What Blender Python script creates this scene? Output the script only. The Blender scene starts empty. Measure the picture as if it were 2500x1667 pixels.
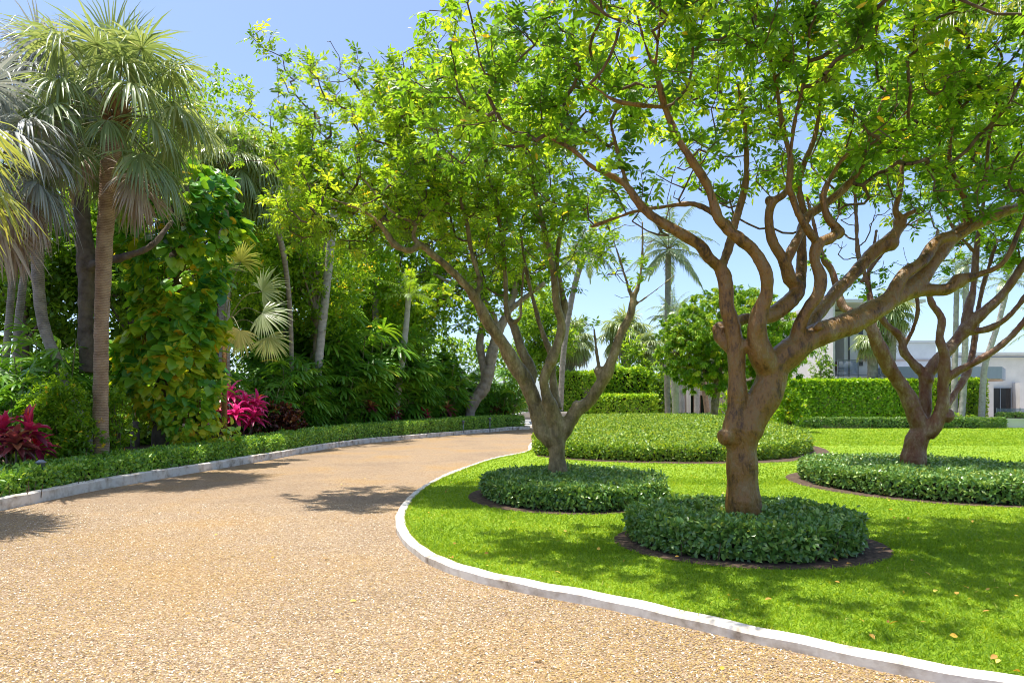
import bpy, bmesh, math, random
import numpy as np
from mathutils import Vector, geometry

# ------------------------------------------------------------------ camera, sky, sun, exposure
scn = bpy.context.scene
CAMH, F, CX, HY = 1.6, 1667.0, 1250.0, 985.0
cam = bpy.data.objects.new("camera", bpy.data.cameras.new("camera"))
scn.collection.objects.link(cam)
cam.location = (0, 0, CAMH)
cam.rotation_euler = (math.radians(90), 0, 0)
cam.data.sensor_width = 36.0
cam.data.lens = 36.0 * F / 2500.0
cam.data.shift_y = (HY - 833.5) / 2500.0
cam.data.clip_start = 0.1
cam.data.clip_end = 2000
scn.camera = cam
SUN_EL, SUN_AZ = math.radians(80), math.radians(-70)      # azimuth from +Y towards +X
world = bpy.data.worlds.new("World")
scn.world = world
world.use_nodes = True
wn = world.node_tree
sky = wn.nodes.new("ShaderNodeTexSky")
sky.sky_type = 'NISHITA'
sky.sun_disc = False
sky.sun_elevation = SUN_EL
sky.sun_rotation = SUN_AZ
sky.air_density = 0.72
sky.dust_density = 1.8
sky.ozone_density = 1.6
wn.nodes["Background"].inputs[1].default_value = 0.15
sky.altitude = 0
skt = wn.nodes.new("ShaderNodeMix"); skt.data_type = 'RGBA'; skt.blend_type = 'MULTIPLY'; skt.inputs["Factor"].default_value = 1
wn.links.new(sky.outputs[0], skt.inputs["A"]); skt.inputs["B"].default_value = (0.93, 0.97, 1.02, 1)
wn.links.new(skt.outputs["Result"], wn.nodes["Background"].inputs[0])
sund = bpy.data.lights.new("sun", 'SUN')
sund.energy = 4.1
sund.angle = math.radians(0.5)
sund.color = (1.0, 0.95, 0.86)
sun = bpy.data.objects.new("sun", sund)
scn.collection.objects.link(sun)
sdir = Vector((math.sin(SUN_AZ) * math.cos(SUN_EL), math.cos(SUN_AZ) * math.cos(SUN_EL), math.sin(SUN_EL)))
sun.rotation_euler = sdir.to_track_quat('Z', 'Y').to_euler()
sun.location = (0, 0, 30)
scn.view_settings.view_transform = 'Standard'
scn.view_settings.look = 'None'
scn.view_settings.gamma = 1
scn.view_settings.exposure = 1.0
scn.cycles.filter_width = 1.0

# ------------------------------------------------------------------ helpers
rs = np.random.default_rng(7)
UP = np.array([0., 0., 1.])
def P(px, py, Y): return np.array([(px - CX) / F * Y, Y, CAMH - (py - HY) / F * Y])
def XY(px, Y): return (px - CX) / F * Y
def Gd(px, py, z=0.0):
    Y = (CAMH - z) * F / (py - HY)
    return np.array([(px - CX) / F * Y, Y])
def nz(a):
    a = np.asarray(a, float)
    return a / np.maximum(np.linalg.norm(a, axis=-1, keepdims=True), 1e-9)
def rvec(n): return nz(rs.normal(size=(n, 3)))
def U(a, b, n=None): return rs.uniform(a, b, n)

class MB:
    def __init__(s): s.V = []; s.F = []; s.R = []; s.n = 0
    def add(s, V, Fc, mat=0, rnd=None):
        V = np.asarray(V, float).reshape(-1, 3)
        if rnd is None: rnd = U(0, 1)
        s.V.append(V); s.R.append(np.broadcast_to(np.asarray(rnd, float), (len(V),)))
        for f in (Fc if isinstance(Fc, list) else [Fc]):
            f = np.asarray(f, int)
            if len(f): s.F.append((f + s.n, mat))
        s.n += len(V)
    def mesh(s, name, mats, origin=(0, 0, 0), smooth=True):
        me = bpy.data.meshes.new(name)
        V = np.concatenate(s.V) - np.asarray(origin, float)
        me.vertices.add(len(V)); me.vertices.foreach_set("co", V.astype(np.float32).ravel())
        idx = np.concatenate([f.ravel() for f, m in s.F])
        tot = np.concatenate([np.full(len(f), f.shape[1]) for f, m in s.F])
        mi = np.concatenate([np.full(len(f), m) for f, m in s.F])
        me.loops.add(len(idx)); me.loops.foreach_set("vertex_index", idx.astype(np.int32))
        me.polygons.add(len(tot))
        me.polygons.foreach_set("loop_start", np.concatenate([[0], np.cumsum(tot)[:-1]]).astype(np.int32))
        me.polygons.foreach_set("loop_total", tot.astype(np.int32))
        me.polygons.foreach_set("material_index", mi.astype(np.int32))
        me.polygons.foreach_set("use_smooth", np.full(len(tot), smooth))
        at = me.attributes.new("rnd", 'FLOAT', 'POINT')
        at.data.foreach_set("value", np.concatenate(s.R).astype(np.float32))
        for m in (mats if isinstance(mats, (list, tuple)) else [mats]): me.materials.append(m)
        me.update(calc_edges=True); me.validate()
        return me
    def build(s, name, mats, parent=None, origin=(0, 0, 0), smooth=True):
        me = s.mesh(name, mats, origin, smooth)
        o = bpy.data.objects.new(name, me)
        scn.collection.objects.link(o)
        if parent is not None: o.parent = parent
        else: o.location = origin
        return o

def tag(o, label=None, cat=None, group=None, kind=None):
    if label: o["label"] = label
    if cat: o["category"] = cat
    if group: o["group"] = group
    if kind: o["kind"] = kind
    return o
def thing(name, label, cat, loc=(0, 0, 0), group=None, rz=0):
    o = bpy.data.objects.new(name, None)
    scn.collection.objects.link(o)
    o.empty_display_size = 0.1
    o.location = [float(v) for v in loc]; o.rotation_euler = (0, 0, rz)
    return tag(o, label, cat, group)
def dup(root, loc, rz=0, sc=1.0, label=None, group=None):
    r = root.copy(); scn.collection.objects.link(r)
    r.location = [float(v) for v in loc]; r.rotation_euler = (0, 0, rz); r.scale = (sc, sc, sc)
    if label: r["label"] = label
    if group: r["group"] = group
    for ch in list(root.children):
        c = ch.copy(); scn.collection.objects.link(c); c.parent = r
        for g in list(ch.children):
            d = g.copy(); scn.collection.objects.link(d); d.parent = c
    return r

# ---- geometry generators
def smooth_path(pts, step=0.06):
    pts = np.asarray(pts, float)
    if len(pts) < 2: return pts
    ext = np.vstack([2 * pts[0] - pts[1], pts, 2 * pts[-1] - pts[-2]])
    out = []
    for i in range(1, len(ext) - 2):
        p0, p1, p2, p3 = ext[i - 1:i + 3]
        n = max(2, int(np.linalg.norm((p2 - p1)[:3]) / step))
        t = np.linspace(0, 1, n, endpoint=False)[:, None]
        out.append(0.5 * ((2 * p1) + (-p0 + p2) * t + (2 * p0 - 5 * p1 + 4 * p2 - p3) * t ** 2 + (-p0 + 3 * p1 - 3 * p2 + p3) * t ** 3))
    out.append(ext[-2][None])
    return np.vstack(out)
def tube(mb, pts, rad, k=10, mat=0, rnd=None, wob=0.0):
    pts = np.asarray(pts, float); n = len(pts)
    rad = np.broadcast_to(np.asarray(rad, float), (n,))
    T = nz(np.gradient(pts, axis=0))
    ref = np.array([1., 0, 0]) if abs(T[0][0]) < 0.8 else np.array([0, 1., 0])
    N = np.zeros((n, 3)); N[0] = nz(np.cross(T[0], ref))
    for i in range(1, n): N[i] = nz(N[i - 1] - T[i] * np.dot(N[i - 1], T[i]))
    B = np.cross(T, N)
    a = np.arange(k) / k * 2 * math.pi
    rr = rad[:, None] * np.ones(k)
    if wob: rr = rr * (1 + wob * np.sin(2 * a + pts[:, 2:3] * 2.1) * 0.6 + wob * np.sin(3 * a - pts[:, 2:3] * 3.7 + 1) * 0.5)
    V = pts[:, None] + rr[..., None] * (np.cos(a)[None, :, None] * N[:, None] + np.sin(a)[None, :, None] * B[:, None])
    i = np.arange(n - 1)[:, None] * k; j = np.arange(k)[None]; j2 = (j + 1) % k
    Fq = np.stack([i + j, i + j2, i + k + j2, i + k + j], -1).reshape(-1, 4)
    V = np.vstack([V.reshape(-1, 3), pts[0], pts[-1]])
    jj = np.arange(k)
    c0 = np.stack([np.full(k, n * k), (jj + 1) % k, jj], 1)
    c1 = np.stack([np.full(k, n * k + 1), (n - 1) * k + jj, (n - 1) * k + (jj + 1) % k], 1)
    mb.add(V, [Fq, c0, c1], mat, rnd)
def edge_tubes(mb, A, B, ra, rb, k=4, mat=0, rnd=0.5):
    A = np.asarray(A); B = np.asarray(B); n = len(A)
    if not n: return
    d = nz(B - A); ref = np.where(np.abs(d[:, 2:3]) < 0.8, UP, np.array([1., 0, 0]))
    N = nz(np.cross(d, ref)); M = np.cross(d, N)
    a = np.arange(k) / k * 2 * math.pi
    ring = np.cos(a)[None, :, None] * N[:, None] + np.sin(a)[None, :, None] * M[:, None]
    V = np.concatenate([A[:, None] + ring * np.asarray(ra)[:, None, None], B[:, None] + ring * np.asarray(rb)[:, None, None]], 1)
    j = np.arange(k); j2 = (j + 1) % k
    f = np.stack([j, j2, k + j2, k + j], 1)
    mb.add(V.reshape(-1, 3), (f[None] + (np.arange(n) * 2 * k)[:, None, None]).reshape(-1, 4), mat, rnd)
def box(mb, x0, x1, y0, y1, z0, z1, mat=0, rnd=0.5):
    V = [(x, y, z) for z in (z0, z1) for y in (y0, y1) for x in (x0, x1)]
    mb.add(V, np.array([(0, 2, 3, 1), (4, 5, 7, 6), (0, 1, 5, 4), (1, 3, 7, 5), (3, 2, 6, 7), (2, 0, 4, 6)]), mat, rnd)
def prism(mb, poly, z0, z1, mat=0, rnd=0.5, ztop=None):
    poly = np.asarray(poly, float); n = len(poly)
    zt = np.full(n, z1) if ztop is None else ztop
    V = np.vstack([np.c_[poly, np.full(n, z0)], np.c_[poly, zt]])
    j = np.arange(n); j2 = (j + 1) % n
    tri = np.array(geometry.tessellate_polygon([[Vector((p[0], p[1], 0)) for p in poly]]))
    mb.add(V, [np.stack([j, j2, n + j2, n + j], 1), tri + n, tri[:, ::-1]], mat, rnd)
def sheet(name, poly, z, mat):
    mb = MB(); poly = np.asarray(poly, float)
    tri = np.array(geometry.tessellate_polygon([[Vector((p[0], p[1], 0)) for p in poly]]))
    mb.add(np.c_[poly, np.full(len(poly), z)], tri)
    return tag(mb.build(name, mat, smooth=False), kind="structure")
def inside(poly, pts):
    poly = np.asarray(poly); x, y = pts[:, 0], pts[:, 1]; r = np.zeros(len(pts), bool)
    for i in range(len(poly)):
        (x1, y1), (x2, y2) = poly[i], poly[i - 1]
        if y1 == y2: continue
        r ^= ((y1 > y) != (y2 > y)) & (x < (x2 - x1) * (y - y1) / (y2 - y1) + x1)
    return r
# leaf templates: (x across, y along, z normal)
LEAF7 = (np.array([(0, 0, 0), (.17, .22, .05), (.2, .58, .04), (0, 1, -.10), (-.2, .58, .04), (-.17, .22, .05), (0, .5, 0)]),
         [np.array([(0, 1, 2, 6), (0, 6, 4, 5)]), np.array([(6, 2, 3), (6, 3, 4)])])
LEAF4 = (np.array([(0, 0, 0), (.24, .45, .05), (0, 1, -.06), (-.24, .45, .05)]), [np.array([(0, 1, 2), (0, 2, 3)])])
LEAFW = (np.array([(0, 0, 0), (.27, .3, .06), (.25, .65, .05), (0, 1, -.12), (-.25, .65, .05), (-.27, .3, .06), (0, .5, -.01)]),
         [np.array([(0, 1, 2, 6), (0, 6, 4, 5)]), np.array([(6, 2, 3), (6, 3, 4)])])
HEART = (np.array([(0, 0, 0), (.22, -.13, .03), (.42, .1, .08), (.43, .38, .07), (.28, .72, .0), (0, 1.02, -.16), (-.28, .72, .0), (-.43, .38, .07), (-.42, .1, .08), (-.22, -.13, .03), (0, .45, -.02)]),
         [np.array([(10, 0, 1), (10, 1, 2), (10, 2, 3), (10, 3, 4), (10, 4, 5), (10, 5, 6), (10, 6, 7), (10, 7, 8), (10, 8, 9), (10, 9, 0)])])
def leaves(mb, pos, axis, nrm, size, tmpl=LEAF7, mat=0, rnd=None, wide=1.0):
    n = len(pos); TV, TF = tmpl
    y = nz(axis); x = nz(np.cross(y, nrm)); z = np.cross(x, y)
    size = np.broadcast_to(np.asarray(size, float), (n,))
    t = TV * np.array([wide, 1, 1])
    V = pos[:, None] + size[:, None, None] * (t[None, :, 0:1] * x[:, None] + t[None, :, 1:2] * y[:, None] + t[None, :, 2:3] * z[:, None])
    if rnd is None: rnd = U(0, 1, n)
    k = len(TV); off = (np.arange(n) * k)[:, None, None]
    mb.add(V.reshape(-1, 3), [(f[None] + off).reshape(-1, f.shape[1]) for f in TF], mat, np.repeat(rnd, k))
PROF = {'fan': [(0, .06), (.2, .55), (.4, 1), (.7, .6), (1, 0)], 'lance': [(0, .25), (.25, .85), (.5, 1), (.75, .7), (1, 0)],
        'grass': [(0, 1), (.55, .8), (1, 0)], 'pin': [(0, .6), (.4, 1), (1, 0)], 'rhap': [(0, .25), (.3, .8), (.6, 1), (.88, .9), (1, .35)]}
def blades(mb, base, d, L, W, droop, prof='lance', nrm=None, fold=0.2, mat=0, rnd=None, flat=False):
    base = np.asarray(base, float); n = len(base); d = nz(d)
    pr = np.array(PROF[prof]); t, w = pr[:, 0], pr[:, 1]; m = len(t)
    L = np.broadcast_to(L, (n,)); W = np.broadcast_to(W, (n,)); droop = np.broadcast_to(droop, (n,))
    if nrm is None: nrm = np.broadcast_to(UP, (n, 3))
    side = np.cross(d, nrm); bad = np.linalg.norm(side, axis=1) < .05
    side[bad] = rvec(int(bad.sum())); side = nz(side)
    pts = [base]
    dk = d
    for i in range(1, m):
        dk = nz(d - UP * (droop * (t[i] + t[i - 1]))[:, None])
        pts.append(pts[-1] + dk * (L * (t[i] - t[i - 1]))[:, None])
    pts = np.stack(pts, 1)
    tang = nz(np.gradient(pts, axis=1)); nn = np.cross(side[:, None], tang)
    hw = (W[:, None] * w[None])[..., None] * .5
    if flat:
        V = np.stack([pts - side[:, None] * hw, pts + side[:, None] * hw], 2); c = 2
    else:
        V = np.stack([pts - side[:, None] * hw + nn * hw * fold * 2, pts, pts + side[:, None] * hw + nn * hw * fold * 2], 2); c = 3
    fs = []
    for i in range(m - 1):
        for j in range(c - 1): fs.append((i * c + j, i * c + j + 1, (i + 1) * c + j + 1, (i + 1) * c + j))
    fs = np.array(fs); off = (np.arange(n) * m * c)[:, None, None]
    if rnd is None: rnd = U(0, 1, n)
    mb.add(V.reshape(-1, 3), (fs[None] + off).reshape(-1, 4), mat, np.repeat(np.broadcast_to(rnd, (n,)), m * c))

# ------------------------------------------------------------------ materials
def nm(name):
    m = bpy.data.materials.new(name); m.use_nodes = True
    return m, m.node_tree.nodes, m.node_tree.links, m.node_tree.nodes["Principled BSDF"]
def ramp(nd, stops, interp='LINEAR'):
    r = nd.new("ShaderNodeValToRGB"); r.color_ramp.interpolation = interp
    e = r.color_ramp.elements
    while len(e) < len(stops): e.new(0.5)
    for x, (p, c) in zip(e, stops): x.position = p; x.color = (*c, 1)
    return r
LEAF_GAIN = 1.42
def leafmat(name, stops, transl=0.4, rough=0.42, tcol=1.9, spec=0.4, tyel=(1.25, 1.0, .5)):
    m, nd, lk, b = nm(name)
    at = nd.new("ShaderNodeAttribute"); at.attribute_name = "rnd"
    r = ramp(nd, [(p, tuple(min(.8, x * LEAF_GAIN) for x in c)) for p, c in stops]); lk.new(at.outputs["Fac"], r.inputs[0])
    lk.new(r.outputs[0], b.inputs["Base Color"])
    b.inputs["Roughness"].default_value = rough
    b.inputs["Specular IOR Level"].default_value = spec
    if transl > 0:
        tr = nd.new("ShaderNodeBsdfTranslucent"); mx = nd.new("ShaderNodeMixShader")
        mu = nd.new("ShaderNodeMix"); mu.data_type = 'RGBA'; mu.blend_type = 'MULTIPLY'; mu.inputs["Factor"].default_value = 1
        lk.new(r.outputs[0], mu.inputs["A"]); mu.inputs["B"].default_value = (tcol * tyel[0], tcol * tyel[1], tcol * tyel[2], 1)
        lk.new(mu.outputs["Result"], tr.inputs["Color"])
        mx.inputs[0].default_value = transl
        lk.new(b.outputs[0], mx.inputs[1]); lk.new(tr.outputs[0], mx.inputs[2])
        lk.new(mx.outputs[0], nd["Material Output"].inputs["Surface"])
    return m
def noisemat(name, stops, scale=4, detail=6, rough=.8, bump=0.0, bscale=None, stretch=(1, 1, 1), dist=0.02, spec=.3, nrough=.6):
    m, nd, lk, b = nm(name)
    tc = nd.new("ShaderNodeTexCoord"); mp = nd.new("ShaderNodeMapping"); mp.inputs["Scale"].default_value = stretch
    lk.new(tc.outputs["Object"], mp.inputs[0])
    n = nd.new("ShaderNodeTexNoise"); n.inputs["Scale"].default_value = scale; n.inputs["Detail"].default_value = detail; n.inputs["Roughness"].default_value = nrough
    lk.new(mp.outputs[0], n.inputs["Vector"])
    r = ramp(nd, stops); lk.new(n.outputs["Fac"], r.inputs[0]); lk.new(r.outputs[0], b.inputs["Base Color"])
    b.inputs["Roughness"].default_value = rough; b.inputs["Specular IOR Level"].default_value = spec
    if bump:
        n2 = nd.new("ShaderNodeTexNoise"); n2.inputs["Scale"].default_value = bscale or scale * 3; n2.inputs["Detail"].default_value = 5
        lk.new(mp.outputs[0], n2.inputs["Vector"])
        bp = nd.new("ShaderNodeBump"); bp.inputs["Strength"].default_value = bump; bp.inputs["Distance"].default_value = dist
        lk.new(n2.outputs["Fac"], bp.inputs["Height"]); lk.new(bp.outputs[0], b.inputs["Normal"])
    return m
def plain(name, c, rough=.5, metal=0, spec=.5):
    return noisemat(name, [(0.3, tuple(x * .9 for x in c)), (.7, c)], 3, 4, rough, spec=spec) if not metal else _metal(name, c, rough, metal)
def _metal(name, c, rough, metal):
    m, nd, lk, b = nm(name); b.inputs["Base Color"].default_value = (*c, 1); b.inputs["Roughness"].default_value = rough; b.inputs["Metallic"].default_value = metal
    return m
def palmbark(name, c0, c1, ring=9.0):
    m, nd, lk, b = nm(name)
    tc = nd.new("ShaderNodeTexCoord")
    n = nd.new("ShaderNodeTexNoise"); n.inputs["Scale"].default_value = 5; n.inputs["Detail"].default_value = 8
    lk.new(tc.outputs["Object"], n.inputs["Vector"])
    w = nd.new("ShaderNodeTexWave"); w.bands_direction = 'Z'; w.inputs["Scale"].default_value = ring; w.inputs["Distortion"].default_value = 3.5; w.inputs["Detail"].default_value = 4; w.inputs["Detail Scale"].default_value = 2.5
    lk.new(tc.outputs["Object"], w.inputs["Vector"])
    mth = nd.new("ShaderNodeMath"); mth.operation = 'MULTIPLY_ADD'; mth.inputs[1].default_value = .35
    lk.new(w.outputs["Fac"], mth.inputs[0]); lk.new(n.outputs["Fac"], mth.inputs[2])
    r = ramp(nd, [(.3, c0), (.95, c1)]); lk.new(mth.outputs[0], r.inputs[0]); lk.new(r.outputs[0], b.inputs["Base Color"])
    b.inputs["Roughness"].default_value = .85; b.inputs["Specular IOR Level"].default_value = .2
    bp = nd.new("ShaderNodeBump"); bp.inputs["Strength"].default_value = .7; bp.inputs["Distance"].default_value = .02
    lk.new(mth.outputs[0], bp.inputs["Height"]); lk.new(bp.outputs[0], b.inputs["Normal"])
    return m
def gravelmat(name, stops, scale=72):
    m, nd, lk, b = nm(name)
    tc = nd.new("ShaderNodeTexCoord")
    v = nd.new("ShaderNodeTexVoronoi"); v.inputs["Scale"].default_value = scale; lk.new(tc.outputs["Object"], v.inputs["Vector"])
    sp = nd.new("ShaderNodeSeparateColor"); lk.new(v.outputs["Color"], sp.inputs[0])
    r = ramp(nd, stops); lk.new(sp.outputs[0], r.inputs[0])
    n = nd.new("ShaderNodeTexNoise"); n.inputs["Scale"].default_value = .4; n.inputs["Detail"].default_value = 7; n.inputs["Roughness"].default_value = .65
    lk.new(tc.outputs["Object"], n.inputs["Vector"])
    r2 = ramp(nd, [(.34, (.48, .48, .50)), (.5, (.58, .58, .58)), (.68, (.64, .57, .40))]); lk.new(n.outputs["Fac"], r2.inputs[0])
    mu = nd.new("ShaderNodeMix"); mu.data_type = 'RGBA'; mu.blend_type = 'MULTIPLY'; mu.inputs["Factor"].default_value = 1
    lk.new(r.outputs[0], mu.inputs["A"]); lk.new(r2.outputs[0], mu.inputs["B"])
    lk.new(mu.outputs["Result"], b.inputs["Base Color"])
    b.inputs["Roughness"].default_value = .8; b.inputs["Specular IOR Level"].default_value = .25
    bp = nd.new("ShaderNodeBump"); bp.inputs["Strength"].default_value = .9; bp.inputs["Distance"].default_value = .012; bp.invert = True
    lk.new(v.outputs["Distance"], bp.inputs["Height"]); lk.new(bp.outputs[0], b.inputs["Normal"])
    return m

M = {}
M['gravel'] = gravelmat("gravel", [(0, (.16, .11, .07)), (.15, (.38, .235, .12)), (.5, (.53, .36, .21)), (.8, (.61, .455, .29)), (1, (.75, .63, .47))])
M['pebble'] = leafmat("pebble", [(0, (.08, .05, .025)), (.12, (.22, .14, .04)), (.38, (.31, .205, .065)), (.6, (.30, .215, .115)), (.85, (.36, .27, .17)), (1, (.54, .49, .41))], 0, .6)
M['concrete'] = noisemat("pale_concrete", [(.3, (.42, .36, .30)), (.7, (.56, .50, .43))], 3, 6, .85, .2)
M['kerb'] = noisemat("kerb_paint", [(.30, (.22, .17, .12)), (.42, (.50, .44, .36)), (.55, (.66, .62, .55))], 4.3, 12, .7, .35, 14, dist=.01)
M['soil'] = noisemat("mulch_soil", [(.3, (.035, .022, .014)), (.55, (.10, .065, .042)), (.75, (.20, .14, .10))], 22, 8, .95, .9, 40, dist=.03)
M['ground'] = noisemat("earth", [(.3, (.02, .018, .01)), (.7, (.06, .05, .03))], 3, 6, .95)
M['lawn'] = noisemat("lawn_turf", [(.3, (.12, .22, .011)), (.5, (.215, .33, .016)), (.7, (.30, .41, .025))], 9, 10, .9, .8, 70, dist=.03, nrough=.75)
M['grass'] = leafmat("grass_blade", [(0, (.085, .17, .010)), (.5, (.165, .27, .013)), (.9, (.26, .35, .025)), (1, (.40, .38, .10))], .45, .5, 1.35, .25)
M['gumbo'] = leafmat("bright_tree_leaf", [(0, (.04, .105, .012)), (.45, (.085, .19, .014)), (.80, (.16, .28, .02)), (.97, (.23, .34, .025)), (.99, (.55, .36, .03))], .56, .36, 1.85)
M['gumbo2'] = leafmat("yellow_green_tree_leaf", [(0, (.055, .13, .012)), (.45, (.115, .225, .014)), (.80, (.175, .29, .02)), (.97, (.25, .35, .025)), (.99, (.58, .40, .03))], .55, .36, 1.75)
M['hedge'] = leafmat("glossy_hedge_leaf", [(0, (.05, .12, .025)), (.5, (.09, .18, .035)), (.85, (.15, .25, .05)), (1, (.26, .33, .08))], .25, .3, 1.5, .6)
M['hedge_b'] = leafmat("bright_hedge_leaf", [(0, (.09, .20, .012)), (.5, (.17, .31, .015)), (.85, (.25, .38, .02)), (1, (.38, .46, .05))], .38, .4, 1.7)
M['border'] = leafmat("border_leaf", [(0, (.06, .16, .025)), (.5, (.14, .28, .03)), (.85, (.22, .38, .04)), (1, (.34, .46, .08))], .3, .33, 1.5, .55)
M['bed_leaf'] = leafmat("groundcover_leaf", [(0, (.045, .11, .012)), (.5, (.12, .215, .018)), (.85, (.20, .30, .025)), (1, (.32, .38, .06))], .32, .4, 1.6)
M['shade_core'] = noisemat("hedge_shade_core", [(.3, (.012, .014, .006)), (.7, (.035, .032, .016))], 9, 5, .95)  # near-black colour stands for the shade among the inner stems
M['darkleaf'] = leafmat("dark_forest_leaf", [(0, (.035, .09, .012)), (.6, (.10, .20, .018)), (1, (.19, .31, .025))], .48, .4)
M['forest'] = leafmat("forest_leaf", [(0, (.055, .13, .012)), (.6, (.13, .235, .016)), (1, (.23, .34, .025))], .5, .4)
M['fan'] = leafmat("fan_palm_leaf", [(0, (.09, .14, .05)), (.5, (.17, .225, .09)), (.85, (.28, .32, .16)), (1, (.44, .44, .28))], .35, .32, 1.5, .7, (1.1, 1, .55))
M['fangrey'] = leafmat("grey_fan_leaf", [(0, (.13, .15, .135)), (.5, (.25, .265, .24)), (1, (.40, .39, .36))], .25, .4, 1.2, .6, (1, 1, .9))
M['fandry'] = leafmat("dry_fan_leaf", [(0, (.2, .15, .12)), (.6, (.33, .27, .24)), (1, (.45, .38, .33))], .25, .6, 1.2, .4, (1.1, 1, .8))
M['fanyel'] = leafmat("young_fan_leaf", [(0, (.13, .19, .05)), (.6, (.22, .27, .08)), (1, (.36, .36, .13))], .4, .32, 1.5, .6)
M['coco'] = leafmat("coconut_leaf", [(0, (.08, .13, .06)), (.6, (.13, .19, .085)), (1, (.25, .28, .12))], .3, .3, 1.4, .6, (1.05, 1, .7))
M['rhapis'] = leafmat("lady_palm_leaf", [(0, (.03, .10, .010)), (.55, (.085, .21, .016)), (.93, (.18, .32, .025)), (1, (.38, .33, .06))], .35, .4, 1.6, .4)
M['pothos'] = leafmat("variegated_vine_leaf", [(0, (.03, .14, .025)), (.35, (.10, .26, .022)), (.6, (.22, .34, .02)), (.85, (.40, .42, .025)), (1, (.50, .33, .03))], .35, .33, 1.5, .5)
M['ti_red'] = leafmat("red_ti_leaf", [(0, (.10, .012, .03)), (.5, (.28, .02, .06)), (.85, (.5, .03, .09)), (1, (.6, .08, .03))], .35, .3, 1.4, .6, (1, .8, .9))
M['ti_pink'] = leafmat("pink_ti_leaf", [(0, (.22, .01, .06)), (.5, (.5, .025, .15)), (.85, (.68, .05, .24)), (1, (.7, .12, .05))], .4, .3, 1.3, .6, (1, .8, .9))
M['ti_dark'] = leafmat("bronze_ti_leaf", [(0, (.08, .02, .025)), (.5, (.18, .04, .04)), (.85, (.3, .12, .05)), (1, (.3, .3, .08))], .3, .3, 1.3, .6, (1, .8, .8))
M['croton'] = leafmat("croton_leaf", [(0, (.03, .012, .012)), (.5, (.09, .025, .015)), (.85, (.2, .07, .02)), (1, (.32, .16, .03))], .3, .35, 1.3, .5, (1, .8, .8))
M['mango'] = leafmat("mango_leaf", [(0, (.07, .17, .012)), (.5, (.14, .27, .014)), (.85, (.25, .37, .018)), (1, (.38, .43, .04))], .4, .36, 1.7)
M['litter'] = leafmat("fallen_leaf", [(0, (.25, .12, .03)), (.5, (.55, .33, .04)), (1, (.6, .45, .08))], .2, .5, 1.2)
M['bark_copper'] = noisemat("copper_bark", [(.33, (.022, .010, .003)), (.42, (.085, .040, .010)), (.50, (.235, .115, .026)), (.58, (.20, .122, .044)), (.68, (.36, .235, .10))], 7.5, 14, .38, .9, 60, (1, 1, .42), .014, .4, .8)
M['bark_grey'] = noisemat("grey_olive_bark", [(.32, (.035, .025, .009)), (.42, (.125, .088, .034)), (.53, (.25, .182, .080)), (.68, (.46, .36, .21))], 6.5, 14, .45, .9, 50, (1, 1, .42), .016, .35, .8)
M['bark_red'] = noisemat("peeling_red_bark", [(.32, (.035, .014, .006)), (.42, (.15, .048, .015)), (.52, (.19, .095, .042)), (.66, (.36, .25, .15))], 5.0, 14, .4, .9, 46, (1, 1, .42), .016, .4, .8)
M['twig'] = noisemat("twig_bark", [(.3, (.07, .045, .025)), (.7, (.17, .12, .075))], 8, 4, .7)
M['bark_pale'] = noisemat("pale_bark", [(.3, (.2, .15, .11)), (.7, (.42, .34, .27))], 3, 8, .8, .4, 16)
M['bark_dark'] = noisemat("dark_bark", [(.3, (.06, .045, .035)), (.7, (.2, .16, .125))], 4, 8, .85, .6, 18)
M['palm_tan'] = palmbark("palm_trunk_tan", (.17, .10, .06), (.46, .33, .22))
M['palm_grey'] = palmbark("palm_trunk_grey", (.13, .11, .09), (.38, .34, .29), 7)
M['palm_pale'] = palmbark("palm_trunk_pale", (.24, .22, .2), (.52, .48, .43), 6)
M['petiole'] = noisemat("petiole", [(.3, (.12, .13, .05)), (.7, (.24, .22, .1))], 6, 4, .5)
M['boot'] = noisemat("palm_boot", [(.3, (.14, .065, .02)), (.7, (.36, .19, .07))], 14, 5, .85, .5)

# ------------------------------------------------------------------ setting: ground, drive, lawn, kerbs
def curve2(pts, step=.12):
    c = smooth_path(np.asarray(pts, float), step)
    L = np.r_[0, np.cumsum(np.linalg.norm(np.diff(c, axis=0), axis=1))]; t = np.arange(0, L[-1], step)
    c = np.c_[np.interp(t, L, c[:, 0]), np.interp(t, L, c[:, 1])]
    for _ in range(14): c[1:-1] = c[1:-1] * .5 + (c[:-2] + c[2:]) * .25
    return c
inner_px = [(2265, 1664), (2095, 1622), (1925, 1588), (1712, 1541), (1500, 1490), (1325, 1458), (1206, 1434), (1138, 1416), (1053, 1383), (1002, 1349), (973, 1315), (966, 1288), (971, 1257), (999, 1220), (1046, 1186), (1104, 1159), (1196, 1126), (1284, 1106)]
inner = [(9, .6), (5.2, 2.35)] + [tuple(Gd(*p)) for p in inner_px] + [(.72, 26.5), (1.9, 34.6), (4.7, 40), (8.7, 44), (13, 45.6), (20, 46.2), (60, 46.5)]
innerC = curve2(inner)
outer = [(-10.2, -6), (-8.6, 3), (-7.85, 8)] + [tuple(Gd(*p)) for p in [(0, 1247), (200, 1204), (425, 1163), (625, 1128), (870, 1085), (1100, 1063), (1215, 1053)]] + [(-.2, 41.0), (1.0, 42.6), (.9, 44.2), (-2, 45.6), (-9, 46.5)]
outerC = curve2(outer)
def offset(c, d):
    t = nz(np.gradient(c, axis=0)); return c + np.c_[-t[:, 1], t[:, 0]] * d
sheet("ground", [(-400, -60), (400, -60), (400, 700), (-400, 700)], -.03, M['ground'])
sheet("driveway", [(-14, -8), (12, -8), (12, 2), (62, 30), (62, 58), (-20, 58), (-20, 46), (-14, 30)], 0.0, M['gravel'])
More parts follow.
